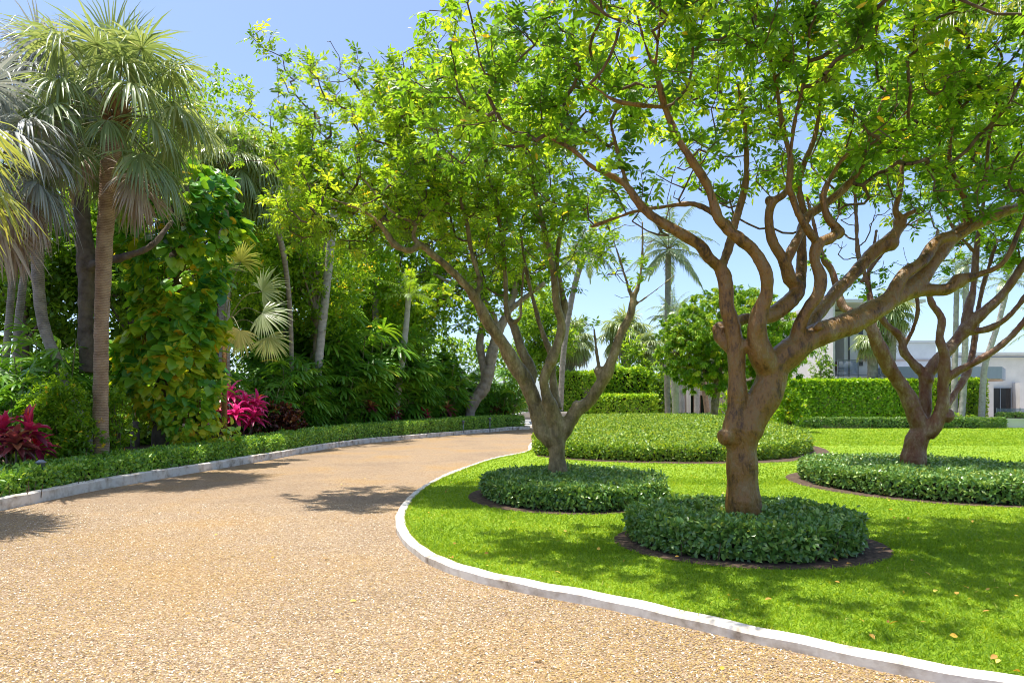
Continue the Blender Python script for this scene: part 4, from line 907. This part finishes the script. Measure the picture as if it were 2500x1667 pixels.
# ---- background trees of the left grove
def bgtree(name, label, px, Y, h, rx, crown_z, n, mat, lf=.24, trunk_r=.16, limbs=None, group="trees of the left grove", tone=.5, bark='bark_dark', lump=18, clus=9, tmpl=LEAF4):
    X = XY(px, Y); base = np.array([X, Y, .05]); t = thing(name, label, "tree", base, group)
    H = h - crown_z; c = np.array([X, Y, crown_z + H * .45])
    lu = rvec(lump); lc = lu * (U(.1, 1, lump) ** .5)[:, None] * .72; lr = U(.22, .42, lump)
    m = n // clus; i = rs.choice(lump, m, p=lr ** 2 / (lr ** 2).sum())
    u = rvec(m); q = lc[i] + u * (lr[i] * U(.55, 1.08, m))[:, None]
    pos = c + q * np.array([rx, rx, H * .55])
    pos = pos[pos[:, 2] > .4]; m = len(pos)
    mb = MB(); P0 = np.repeat(pos, clus, 0); k = len(P0)
    tn = np.clip(np.repeat(rs.normal(tone, .2, m), clus) + rs.normal(0, .12, k), 0, 1)
    leaves(mb, P0 + rvec(k) * lf * U(.2, 1.2, k)[:, None], nz(rvec(k) - UP * .35), nz(UP + rvec(k) * .7), lf * U(.6, 1.2, k), tmpl, 0, tn, 1.1)
    mb.build("crown", mat, t, base)
    m2 = MB(); top = c + UP * H * .1
    p = smooth_path(np.array([base, base + (top - base) * .5 + np.array([U(-.2, .2), 0, 0]), top]), .3); tube(m2, p, np.linspace(trunk_r, trunk_r * .5, len(p)), 9)
    for j in range(lump):
        e = c + lc[j] * np.array([rx, rx, H * .55]); s = p[int(len(p) * U(.5, .95))]
        pp = smooth_path(np.array([s, (s + e) / 2 - UP * .15, e]), .3); tube(m2, pp, np.linspace(trunk_r * .4, .015, len(pp)), 6)
    m2.build("trunk", M[bark], t, base)
    return t
bgtree("broadleaf_tree", "dense green tree behind the front fan palm, topping the left skyline", 545, 24, 13.7, 3.4, 5.0, 17000, M['gumbo2'], .18)
bgtree("broadleaf_tree", "tall bright green tree rising behind the left arm of the grey forked tree", 770, 29, 14.2, 4.0, 5.0, 16000, M['gumbo2'], .19, bark='bark_pale')
bgtree("broadleaf_tree", "dark green tree deep in the grove behind the left fan palms", 330, 24, 10.2, 3.2, 3.6, 12000, M['darkleaf'], .26)
bgtree("broadleaf_tree", "dark tree at the far left edge behind the grey palms", 60, 23, 10.5, 3.2, 3.4, 11000, M['darkleaf'], .26)
bgtree("broadleaf_tree", "shaded tree behind the drooping blue green fan palm", 690, 29, 10, 3.2, 4.2, 12000, M['darkleaf'], .26)
bgtree("broadleaf_tree", "leafy tree behind the slender palm trunks, in the middle of the grove", 850, 35, 12.2, 3.6, 4.6, 15000, M['gumbo2'], .26)
bgtree("broadleaf_tree", "dark tree behind the tallest lady palm", 1000, 42, 11, 3.6, 4.2, 12000, M['darkleaf'], .28)
bgtree("broadleaf_tree", "leafy tree behind the grey forked tree, right end of the grove", 1330, 54, 12, 3.6, 3.8, 14000, M['forest'], .28)
bush("understorey_tree", "small bright leaved tree over the short slender palm", "tree", gpos(1010, yb(1010, 3.2)), 2.3, 1.6, 6.6, 2600, .22, M['gumbo2'], z0=.05)
def pale_tree():
    Y = yb(1146, 1.9)
    L = [[(1146, 1030, 17, 0), (1147, 1012, 14, 0), (1156, 982, 15, 0), (1183, 943, 16, 0), (1195, 899, 15, 0), (1205, 848, 14, 0), (1222, 800, 12, 0), (1240, 760, 11, 0), (1262, 690, 8, 0), (1275, 600, 6, 0)],
         [(1186, 930, 12, 0), (1178, 880, 11, .2), (1171, 833, 10, .3), (1178, 790, 9, .3), (1170, 700, 7, .3), (1150, 600, 5, .3)],
         [(1215, 815, 9, 0), (1205, 770, 7, -.4), (1170, 720, 6, -.8), (1100, 690, 5, -1.5), (1040, 660, 4, -2)],
         [(1240, 760, 8, 0), (1290, 720, 6, -.5), (1330, 690, 5, -1)]]
    tree("leaning_tree", "tree with a pale leaning forked trunk behind the border hedge, lit green foliage", L, [], Y,
         [(1180, 570, 230, 170, 0, 4), (980, 560, 180, 120, -2, 3), (1030, 730, 110, 60, -4, 2.5), (1130, 760, 100, 60, -2, 2), (1270, 680, 110, 90, 0, 2.5), (960, 700, 70, 40, -5, 2, .8)],
         900, M['bark_pale'], M['gumbo2'], .05, .24, .42, 5, 7, LEAF4, rtip=.008, gap=.2, wide=1.2)
pale_tree()
def grey_trunk_tree():
    L = [[(214, 910, 20, 0), (212, 880, 19, 0), (210, 780, 19, 0), (212, 700, 20, 0), (212, 650, 22, 0), (204, 560, 20, 0), (196, 470, 19, 0), (190, 400, 17, 0), (186, 320, 14, 0), (200, 220, 10, 0)],
         [(214, 660, 15, 0), (236, 645, 13, -.1), (270, 635, 11, -.2), (310, 625, 10, -.3), (370, 600, 8, -.3), (420, 540, 6, 0)],
         [(190, 400, 10, 0), (240, 330, 8, .4), (330, 260, 6, .8)]]
    tree("grey_trunk_tree", "tree with a thick grey brown trunk and low side limb behind the tan palm", L, [(212, 655, 23, 0), (196, 478, 21, 0)], 16.8,
         [(330, 440, 120, 90, 3.0, 1.2), (240, 330, 160, 110, 3.0, 1.2), (400, 330, 100, 80, 3.2, 1.0)], 260, M['bark_dark'], M['forest'], .03, .15, .25, 5, 7, LEAF4, rtip=.005)
grey_trunk_tree()
def thicket():
    mb = MB(); n = 42000
    px = U(-250, 1290, n); Y = np.interp(px, [-250, 300, 700, 1000, 1290], [23, 24, 33, 45, 60]) + np.abs(rs.normal(0, 1.5, n))
    z = .1 + 6.5 * U(0, 1, n) ** 1.15
    f = np.sin(px * .021 + z * 1.3) + np.sin(px * .011 - z * .9 + 1) + rs.normal(0, .7, n)
    k = f > -.9; px, Y, z = px[k], Y[k], z[k]; n = len(z)
    pos = np.c_[(px - CX) / F * Y, Y, z]
    leaves(mb, pos, nz(rvec(n) - UP * .3), nz(UP + rvec(n) * .8), U(.25, .5, n), LEAF4, 0, None, 1.0)
    tag(mb.build("thicket", M['darkleaf']), "dark leafy undergrowth filling the depth of the left grove", "undergrowth", kind="stuff")
thicket()
#PART3
# ------------------------------------------------------------------ middle distance: hedges, palms, mango tree
def rect(px0, px1, Y, d, bow=0.0):
    x0, x1 = XY(px0, Y), XY(px1, Y); n = max(4, int((x1 - x0) / .5)); x = np.linspace(x0, x1, n)
    f = np.c_[x, Y + bow * np.sin(np.linspace(0, math.pi, n))]; b = np.c_[x[::-1], np.full(n, Y + d)]
    s1 = np.c_[np.full(3, x1), np.linspace(Y, Y + d, 5)[1:-1]]; s0 = np.c_[np.full(3, x0), np.linspace(Y + d, Y, 5)[1:-1]]
    return np.vstack([f, s1, b, s0])
GH = "tall clipped hedges beyond the motor court"
hedge("square_hedge", "lower bright green square clipped hedge in front, beyond the motor court", "hedge", rect(1442, 1606, 54, 2.2), 2.25, 9000, .24, M['hedge_b'], GH, 0, None, LEAF4, .16)
hedge("square_hedge", "tallest flat topped green hedge behind the grey forked tree, left of the lower one", "hedge", rect(1352, 1456, 54.6, 3), 4.1, 8500, .25, M['hedge_b'], GH, 0, None, LEAF4, .2)
hedge("square_hedge", "rounded green hedge mass rising behind the lower square hedge", "hedge", rect(1452, 1612, 58, 3), 4.6, 9000, .3, M['hedge_b'], GH, 0, lambda p: 4.7 - .6 * np.abs((p[:, 0] - 9.5) / 3) ** 2 + .2 * np.sin(p[:, 0] * 3), LEAF4, .35)
hedge("low_hedge", "thin low hedge in front of the pink beige house wall", "hedge", rect(1592, 1800, 50, .8), .75, 3500, .16, M['hedge'], None, LZ, None, LEAF4, .1)
hedge("low_hedge", "long low straight clipped hedge along the far edge of the lawn", "hedge", rect(1926, 2458, 42.5, .8), .62, 22000, .11, M['hedge'], None, LZ, None, LEAF4, .08)
hedge("low_hedge", "short low hedge on a white wall at the far right edge", "hedge", rect(2452, 2560, 43.5, .8), .35, 3000, .12, M['hedge'], None, .62, None, LEAF4, .08)
hedge("tall_hedge", "tall wide yellow green clipped hedge below the white balcony", "hedge", rect(1905, 2278, 45.2, 1.8), 3.1, 36000, .20, M['hedge_b'], None, LZ, None, LEAF4, .22)
hedge("tall_hedge", "dark green ivy like hedge under the shaded canopy, right of the red trunk", "hedge", rect(2290, 2412, 47.5, 1.2), 3.25, 8000, .2, M['forest'], None, LZ, None, LEAF4, .2)
bush("low_shrub", "small yellow green round shrub left of a white palm stem, behind the long low hedge", "shrub", gpos(2335, 44.3), .75, .5, 1.0, 900, .14, M['gumbo2'], LEAF4)
bush("low_shrub", "small yellow green round shrub right of a white palm stem, behind the long low hedge", "shrub", gpos(2372, 44.3), .65, .5, .95, 800, .14, M['gumbo2'], LEAF4)
bush("twiggy_shrub", "grey green twiggy tree shrub beside the left end of the white balcony", "shrub", gpos(2008, 48.5), 1.4, 1.2, 6.2, 4500, .18, M['darkleaf'], LEAF4, lumps=14, stems=30)
bush("round_shrub", "rounded dark green shrub behind the square hedges, under the coconut palm", "shrub", gpos(1550, 62), 2.4, 2, 8.2, 3800, .32, M['forest'], LEAF4, lumps=10)
bush("round_shrub", "dark shaded shrub left of the grey palm trunks by the house", "shrub", gpos(1615, 57), 1.5, 1.5, 4.6, 2600, .3, M['darkleaf'], LEAF4, lumps=10)
bush("round_shrub", "bright shrub behind the tallest flat topped hedge", "shrub", gpos(1395, 60), 2.6, 2, 5.8, 3000, .3, M['gumbo2'], LEAF4, lumps=10)
# coconut palms
CC = [(65, 4, .9), (35, 6, 1.3), (5, 6, 1.3), (-25, 5, 1.0)]
feather_palm("coconut_palm", "tall coconut palm with drooping blue green fronds against the sky, right of centre", [(1630, 1010, 7), (1628, 860, 7), (1630, 740, 7), (1632, 610, 7)], 46, CC, 3.9, M['palm_grey'], 'coco', n=44, w=.05)
feather_palm("coconut_palm", "coconut palm mostly hidden behind the grey forked tree, fronds showing to its right", [(1368, 1010, 7), (1376, 860, 7), (1400, 710, 7), (1434, 600, 7)], 50, CC, 3.4, M['palm_grey'], 'coco', n=44, w=.05)
feather_palm("areca_palm", "short feather palm with arching green fronds under the tall coconut palm", [(1650, 1010, 9), (1648, 900, 8), (1645, 790, 8)], 44, [(70, 4, .9), (40, 6, 1.4), (10, 5, 1.5)], 2.5, M['palm_pale'], 'coco', n=34, w=.06)
CF = [(70, 5, 'fan', .6), (40, 8, 'fan', .9), (10, 9, 'fan', 1.1), (-25, 9, 'fanyel', 1.2), (-50, 7, 'fandry', 1.0)]
GC = "far cabbage palms"
fan_palm("cabbage_palm", "far fan palm with pale yellow green crown above the tallest square hedge", [(1378, 1000, 11), (1385, 930, 11), (1396, 870, 11), (1405, 835, 11)], 58, CF, 1.4, 1.2, M['palm_grey'], 'fan', group=GC, boots=10, nseg=26)
fan_palm("cabbage_palm", "far grey green fan palm between the square hedges and the coconut palm", [(1528, 1000, 11), (1528, 900, 11), (1526, 815, 11)], 66, CF, 1.9, 1.5, M['palm_grey'], 'fan', group=GC, boots=10, nseg=26)
fan_palm("cabbage_palm", "small dark far fan palm just left of the coconut trunk", [(1584, 1000, 8), (1584, 900, 8), (1584, 850, 8)], 64, CF, 1.2, 1.0, M['palm_grey'], 'fan', group=GC, boots=6, nseg=24)
fan_palm("cabbage_palm", "fan palm with a thatched crown beside the white balcony, taller brown trunk", [(2172, 1000, 13), (2172, 900, 13), (2174, 830, 13), (2176, 765, 14)], 47.2, CF, 1.25, .95, M['palm_grey'], 'fan', boots=20, nseg=30)
fan_palm("cabbage_palm", "fan palm in front of the white house wall, shorter brown trunk with hanging dry fronds", [(2130, 1000, 12), (2131, 900, 12), (2132, 830, 12)], 47.6, CF[2:] + [(30, 5, 'fan', .9)], 1.05, .8, M['palm_grey'], 'fan', boots=20, nseg=30)
# slim palm trunks by the houses
CR = [(70, 4, .8), (35, 6, 1.2), (5, 5, 1.4)]
for lab, tr, Y in [
    ("pale grey palm trunk, left one of the close pair beside the dark doorway", [(1651, 1016, 10), (1648, 940, 9), (1643, 850, 8), (1640, 760, 7)], 51),
    ("pale grey palm trunk, right one of the close pair beside the dark doorway", [(1664, 1016, 9), (1660, 930, 9), (1656, 850, 8), (1655, 770, 7)], 52.5),
    ("slim blue grey palm trunk right of the dark doorway", [(1701, 1016, 7), (1702, 900, 7), (1703, 800, 6)], 54),
    ("slim brown palm trunk in front of the pink beige wall", [(1728, 1016, 7), (1720, 950, 6), (1722, 890, 6), (1724, 850, 6)], 54.5),
    ("slim blue grey palm trunk at the right end of the pink beige wall", [(1734, 1016, 6), (1735, 940, 6), (1735, 870, 6)], 55.5),
    ("slender white stemmed palm, left one of the pair behind the right tree", [(2329, 1020, 8), (2331, 900, 7), (2334, 780, 6), (2336, 690, 6)], 45.6),
    ("slender blue grey palm, right one of the pair behind the right tree", [(2347, 1022, 8), (2354, 920, 7), (2357, 800, 7), (2360, 650, 6)], 45.0),
    ("slender pale palm leaning right in front of the canopy", [(2396, 1022, 8), (2400, 940, 7), (2408, 880, 7), (2440, 780, 6), (2462, 690, 6)], 45.2)]:
    feather_palm("slim_palm", lab, tr, Y, CR, 2.1, M['palm_pale'] if 'brown' not in lab else M['palm_tan'], 'coco', group="slim palms by the white houses", n=28, w=.06)
feather_palm("feather_palm", "feather palm with green fronds entering from the right edge, beside the canopy", [(2560, 1010, 9), (2560, 900, 9), (2555, 800, 8)], 40, [(60, 5, 1.0), (25, 6, 1.3), (-5, 5, 1.2)], 2.3, M['palm_grey'], 'coco', n=34, w=.06)
def mango():
    L = [[(1745, 1030, 12, 0), (1745, 990, 10, 0), (1752, 930, 9, 0), (1760, 880, 8, 0), (1775, 820, 6, 0), (1785, 760, 4, 0)], [(1752, 930, 7, 0), (1700, 890, 5, 0), (1650, 860, 4, 0)], [(1760, 880, 6, 0), (1830, 850, 5, 0), (1890, 840, 4, 0)]]
    Y = 37.0
    t = tree("mango_tree", "dense domed mango tree with drooping bright leaves behind the nearest trunk", L, [], Y,
             [(1790, 800, 150, 110, 0, 2.6), (1680, 840, 90, 90, -.4, 1.6), (1890, 860, 90, 80, 0, 1.8), (1740, 910, 110, 55, 0, 1.6), (1880, 930, 60, 40, 0, 1.2)],
             1300, M['bark_grey'], M['mango'], .05, .24, .1, 8, 9, LEAF4, rtip=.006, gap=.02, wide=.45, droop=1.3, cat="tree")
mango()
bush("bright_shrub", "light green shrub at the left end of the tall yellow green hedge", "shrub", gpos(1925, 41), 1.2, 1.0, 3.4, 2600, .2, M['gumbo2'], LEAF4, lumps=10)
bush("bright_shrub", "light leafy sapling in front of the pink beige wall, left of the nearest trunk", "shrub", gpos(1775, 40), .9, .8, 2.6, 900, .2, M['gumbo2'], LEAF4, lumps=8)

# ------------------------------------------------------------------ buildings
M['white'] = noisemat("white_stucco", [(.3, (.62, .60, .57)), (.7, (.72, .70, .67))], 1.2, 6, .85, .15, 30, dist=.005)
M['beige'] = noisemat("pink_beige_stucco", [(.3, (.40, .32, .27)), (.7, (.50, .41, .35))], 1.2, 6, .85, .15, 30, dist=.005)
M['shade_blue'] = noisemat("fascia_shade_blue", [(.3, (.24, .29, .36)), (.7, (.31, .36, .44))], .8, 5, .6, stretch=(1, 1, .15))  # bluish shade on the canopy front is put into this colour
M['darkglass'] = _metal("dark_glass", (.012, .014, .018), .06, 0)
M['metal'] = _metal("grey_railing_metal", (.22, .25, .30), .4, .4)
M['greydoor'] = plain("grey_door", (.28, .33, .37), .5)
M['brown'] = plain("brown_wood", (.16, .09, .06), .6)
def glassm():
    m, nd, lk, b = nm("clear_rail_glass"); t = nd.new("ShaderNodeBsdfTransparent"); mx = nd.new("ShaderNodeMixShader"); mx.inputs[0].default_value = .28
    t.inputs[0].default_value = (.8, .86, .92, 1); b.inputs["Base Color"].default_value = (.25, .3, .36, 1); b.inputs["Roughness"].default_value = .05
    lk.new(t.outputs[0], mx.inputs[1]); lk.new(b.outputs[0], mx.inputs[2]); lk.new(mx.outputs[0], nd["Material Output"].inputs["Surface"]); return m
M['railglass'] = glassm()
def bx(name, mat, par, org, *boxes, z=None):
    mb = MB()
    for b in boxes: box(mb, *b)
    return mb.build(name, mat, par, org, smooth=False)
def house():
    o = (30, 50, 0); t = thing("white_house", "modern white flat roofed house with a railed balcony and a canopy in blue grey shade, right background", "house", o)
    bx("wall", M['white'], t, o, (23.6, 23.75, 50.2, 54, 0, 9.0), (23.75, 30.0, 54, 62, 0, 8.9), (27.3, 36, 58, 66, 0, 6.75), (36, 62, 58, 66, 0, 5.7), (25.6, 27.5, 52.6, 53.99, 3.62, 8.2), (35.2, 36.0, 57.4, 57.99, 0, 3.4))
    bx("roof_cap", M['white'], t, o, (23.4, 30.3, 50.0, 62.3, 9.01, 9.25), (27.2, 36.1, 57.85, 66.1, 6.76, 6.95), (36.1, 62, 57.8, 66.1, 5.71, 5.95), (28.8, 30.9, 60, 63, 6.96, 7.7))
    bx("balcony_slab", M['white'], t, o, (23.76, 27.4, 50.0, 53.98, 3.25, 3.6))
    bx("door", M['darkglass'], t, o, (24.35, 24.95, 53.9, 53.985, 3.62, 7.9))
    bx("window", M['darkglass'], t, o, (26.7, 27.0, 52.52, 52.595, 4.5, 7.6)); bx("window", M['darkglass'], t, o, (25.9, 25.98, 52.52, 52.595, 3.7, 8.1))
    r = [(23.8, 27.4, 49.9, 49.96, 4.72, 4.8), (23.8, 27.4, 49.9, 49.96, 3.66, 3.72), (27.34, 27.4, 49.97, 53, 4.72, 4.8)]
    for x in (23.8, 25.3, 26.1, 26.9, 27.34): r.append((x, x + .06, 49.90, 49.96, 3.2, 4.71))
    for x0, x1, z0, z1, y in ((37.2, 37.7, 0, 3.0, 57.69), (40.4, 42.2, .4, 2.9, 57.79), (43, 44.8, .4, 2.9, 57.79)):
        bx("window_frame", M['metal'], t, o, (x0 - .06, x0, y - .06, y, z0, z1 + .06), (x1, x1 + .06, y - .06, y, z0, z1 + .06), (x0, x1, y - .06, y, z1, z1 + .06), ((x0 + x1) / 2 - .03, (x0 + x1) / 2 + .03, y - .04, y - .002, z0, z1 - .002))
    bx("gutter", M['metal'], t, o, (36.2, 60, 57.68, 57.795, 5.5, 5.6), (36.6, 36.7, 57.9, 57.99, 4.4, 5.49))
    bx("ledge", M['beige'], t, o, (27.3, 36.0, 57.9, 57.995, 5.2, 5.35))
    rl = bx("railing", M['metal'], t, o, *r)
    mb = MB(); box(mb, 23.9, 25.28, 49.92, 49.94, 3.75, 4.7); g = mb.build("pane", M['railglass'], rl, o); g.location = (0, 0, 0)
    mb = MB(); prism(mb, [(27.9, 50), (35.9, 50), (38.6, 53.4), (38.6, 57.9), (27.9, 57.9)], 3.42, 4.3); mb.build("canopy", M['shade_blue'], t, o, smooth=False)
    mb = MB(); prism(mb, [(28.0, 50.1), (35.8, 50.1), (38.5, 53.5), (38.5, 57.85), (28.0, 57.85)], 3.36, 3.418); mb.build("soffit", M['beige'], t, o, smooth=False)
    for x0, x1, y in [(33.9, 34.2, 51.2), (36.0, 36.9, 54.0), (39.8, 40.2, 57), (42.4, 42.8, 57), (45, 45.4, 57)]:
        bx("column", M['white'], t, o, (x0, x1, y, y + .8, 0, 3.355))
    bx("door", M['greydoor'], t, o, (34.3, 35.1, 57.7, 57.98, 0, 2.9)); bx("door", M['darkglass'], t, o, (37.2, 37.7, 57.7, 57.98, 0, 3.0))
    bx("window", M['darkglass'], t, o, (40.4, 42.2, 57.8, 57.98, .4, 2.9)); bx("window", M['darkglass'], t, o, (43, 44.8, 57.8, 57.98, .4, 2.9))
house()
def house2():
    o = (17, 60, 0); t = thing("beige_house", "pink beige house front with a tall dark doorway behind slim palm trunks", "house", o)
    bx("wall", M['beige'], t, o, (14.3, 15.55, 60, 66, 0, 5.4), (17.3, 34, 60, 66, 0, 5.4), (15.55, 17.3, 60, 66, 4.6, 5.4), (15.55, 17.3, 60.0, 60.5, 2.35, 2.75))
    bx("door", M['darkglass'], t, o, (15.56, 17.29, 60.4, 60.6, 0, 2.34)); bx("window", M['darkglass'], t, o, (15.56, 17.29, 60.4, 60.6, 2.76, 4.59))
    bx("door_frame", M['brown'], t, o, (16.0, 16.12, 60.25, 60.39, 0, 2.34), (16.55, 16.65, 60.25, 60.39, 0, 2.34))
    bx("roof", M['white'], t, o, (14, 34.3, 59.7, 66.3, 5.41, 5.7))
    for x in (15.2, 18.9, 20.0): bx("column", M['white'], t, o, (x, x + .3, 59.2, 59.5, 0, 5.3))
house2()
# balcony chair, pool fence, umbrella, low wall, bench
def chair():
    o = (24.75, 51.6, 3.6); t = thing("balcony_chair", "brown folding armchair standing on the balcony", "chair", o)
    bx("seat", M['brown'], t, o, (24.5, 25.0, 51.35, 51.85, 4.02, 4.07))
    bx("backrest", M['brown'], t, o, (24.46, 24.52, 51.35, 51.85, 4.1, 4.75))
    bx("armrest", M['brown'], t, o, (24.5, 25.0, 51.32, 51.37, 4.27, 4.3)); bx("armrest", M['brown'], t, o, (24.5, 25.0, 51.83, 51.88, 4.27, 4.3))
    for x, y in ((24.5, 51.36), (24.95, 51.36), (24.5, 51.8), (24.95, 51.8)):
        bx("leg", M['brown'], t, o, (x, x + .04, y, y + .04, 3.602, 4.02))
chair()
def fence():
    o = (36, 46.5, 0); t = thing("pool_fence", "low transparent mesh pool fence in front of the canopy doors", "fence", o)
    for k in range(6):
        x = 33 + k * 1.6; bx("post", M['metal'], t, o, (x, x + .05, 46.5, 46.55, 0, 1.3))
    bx("panel", M['railglass'], t, o, (33, 41, 46.52, 46.53, .1, 1.28))
fence()
def wall():
    o = (36, 43.8, 0); t = thing("garden_wall", "low white garden wall at the far right edge of the lawn", "wall", o)
    bx("wall", M['white'], t, o, (31.2, 44, 43.3, 44.5, 0, .6)); bx("coping", M['white'], t, o, (31.15, 44.05, 43.25, 44.55, .601, .66))
wall()
def umbrella():
    p = P(2497, 1040, 44); o = (p[0] + .2, 42.8, 0); t = thing("patio_umbrella", "dark tilted patio umbrella on a thin pole at the right edge", "umbrella", o)
    mb = MB(); tube(mb, np.array([[o[0], o[1], LZ - .02], [o[0], o[1], 1.72]]), .025, 8); tube(mb, np.array([[o[0], o[1], LZ - .02], [o[0], o[1], LZ + .06]]), .22, 16); mb.build("pole", M['metal'], t, o)
    mb = MB(); k = 8; a = np.arange(k) / k * 6.283; ring = np.c_[o[0] + .8 * np.cos(a), o[1] + .8 * np.sin(a), 1.28 + .14 * np.cos(a - 2.6)]
    V = np.vstack([ring, [[o[0], o[1], 1.75]], ring - UP * .02, [[o[0], o[1], 1.72]]]); j = np.arange(k)
    mb.add(V, [np.c_[np.full(k, k), j, (j + 1) % k], np.c_[np.full(k, 2 * k + 1), k + 1 + (j + 1) % k, k + 1 + j], np.c_[j, k + 1 + j, k + 1 + (j + 1) % k, (j + 1) % k]])
    mb.build("canopy", plain("dark_canvas", (.03, .04, .05), .8), t, o, smooth=False)
umbrella()
# silver car, mostly hidden behind the end of the border hedge
def car():
    o = (2.0, 47.6, 0); t = thing("silver_car", "silver white parked car half hidden behind the end of the border hedge", "car", o)
    paint = noisemat("silver_paint", [(.3, (.52, .53, .55)), (.7, (.58, .59, .61))], 2, 2, .25, spec=.6); tyre = plain("tyre_rubber", (.02, .02, .022), .8); rim = _metal("alloy_rim", (.5, .5, .52), .3, 1)
    prof = [(-2.25, .42), (-2.28, .62), (-2.15, .82), (-1.3, .98), (-.85, 1.02), (1.5, 1.05), (2.05, 1.02), (2.22, .85), (2.25, .45), (2.0, .26), (-2.0, .24)]
    def loft(pr, ws, name, mat, y0=47.6):
        mb = MB(); pr = np.array(pr); n = len(pr); V = []
        for w, f in ws: V.append(np.c_[o[0] + pr[:, 0] * f, np.full(n, y0 + w), pr[:, 1] * (.98 + .02 * f)])
        V = np.stack(V, 0); m = len(ws); i = np.arange(m - 1)[:, None] * n; j = np.arange(n)[None]; j2 = (j + 1) % n
        tri = np.array(geometry.tessellate_polygon([[Vector((p[0], p[1], 0)) for p in pr]]))
        mb.add(V.reshape(-1, 3), [np.stack([i + j, i + j2, i + n + j2, i + n + j], -1).reshape(-1, 4), tri, tri[:, ::-1] + (m - 1) * n]); return mb.build(name, mat, t, o)
    loft(prof, [(-.9, .955), (-.86, .985), (-.6, 1), (.6, 1), (.86, .985), (.9, .955)], "body", paint)
    gh = [(-1.05, 1.0), (-.25, 1.43), (.2, 1.47), (.95, 1.42), (1.65, 1.03)]
    loft(gh, [(-.74, .9), (-.62, .99), (.62, .99), (.74, .9)], "cabin", M['darkglass'])
    loft([(-.28, 1.425), (.2, 1.475), (.97, 1.425), (.95, 1.44), (.2, 1.50), (-.26, 1.445)], [(-.66, .97), (-.5, 1), (.5, 1), (.66, .97)], "roof", paint)
    for x in (-1.4, 1.38):
        for y in (46.72, 48.32):
            mb = MB(); tube(mb, np.array([[o[0] + x, y, .325], [o[0] + x, y + .18, .325]]), .322, 22); w = mb.build("wheel", tyre, t, o)
            mb = MB(); tube(mb, np.array([[o[0] + x, y - .012, .325], [o[0] + x, y + .192, .325]]), .2, 16); q = mb.build("rim", rim, w, o)
    bx("bumper", tyre, t, o, (o[0] - 2.33, o[0] - 2.2, 46.9, 48.3, .28, .48)); bx("mirror", paint, t, o, (o[0] - .85, o[0] - .68, 46.58, 46.76, .98, 1.12))
    bx("headlight", M['railglass'], t, o, (o[0] - 2.24, o[0] - 2.0, 46.68, 46.95, .68, .82)); bx("door_handle", rim, t, o, (o[0] + .15, o[0] + .35, 46.69, 46.715, .86, .9))
car()
# garden lights
def lamp(label, px, py, Y, h, hood=True):
    p = P(px, py, Y); o = (p[0], p[1], .07); t = thing("path_light", label, "light", o, "small garden lights")
    mb = MB(); tube(mb, np.array([[*o], [o[0], o[1], o[2] + h]]), .025, 8); mb.build("post", M['metal'], t, o)
    mb = MB(); z = o[2] + h; tube(mb, np.array([[o[0], o[1], z - .02], [o[0], o[1], z + .1], [o[0], o[1], z + .11], [o[0], o[1], z + .16]]), np.array([.06, .06, .09, .03]), 12); mb.build("lamp_head", M['metal'], t, o)
lamp("small blue grey bollard light standing behind the border hedge near the pale trunk", 1196, 1020, 36.8, .62)
lamp("low blue green spot light at the foot of the pale leaning trunk", 1131, 1022, 35.5, .5)
lamp("small grey path light poking out of the border hedge at the far left", 100, 1165, 11.6, .42)
lamp("small grey bollard light at the far end of the groundcover bed", 1577, 1035, 49.5, .55)
# feather palm frond hanging into the top right from a palm standing outside the frame
def top_palm():
    o = np.array([6.4, 6.9, LZ]); t = thing("yellow_palm", "yellow green feather palm frond hanging into the top right corner", "palm", o)
    trunk_part(t, np.array([[*o - np.array([0, 0, .08]), .13], [6.35, 6.9, 3, .11], [6.3, 6.9, 5.6, .1]]), M['palm_grey'], o)
    for rz, e in ((1.35, 30), (1.75, 15), (2.6, 40), (.4, 40), (-.6, 35), (-1.6, 30), (-2.5, 35), (3.6, 20)):
        add_frond(pin_frond(math.radians(e), 2.7, .24, 1.1, 44, 'fanyel', .9, .03), t, np.array([6.3, 6.9, 5.6]) - o, rz)
top_palm()
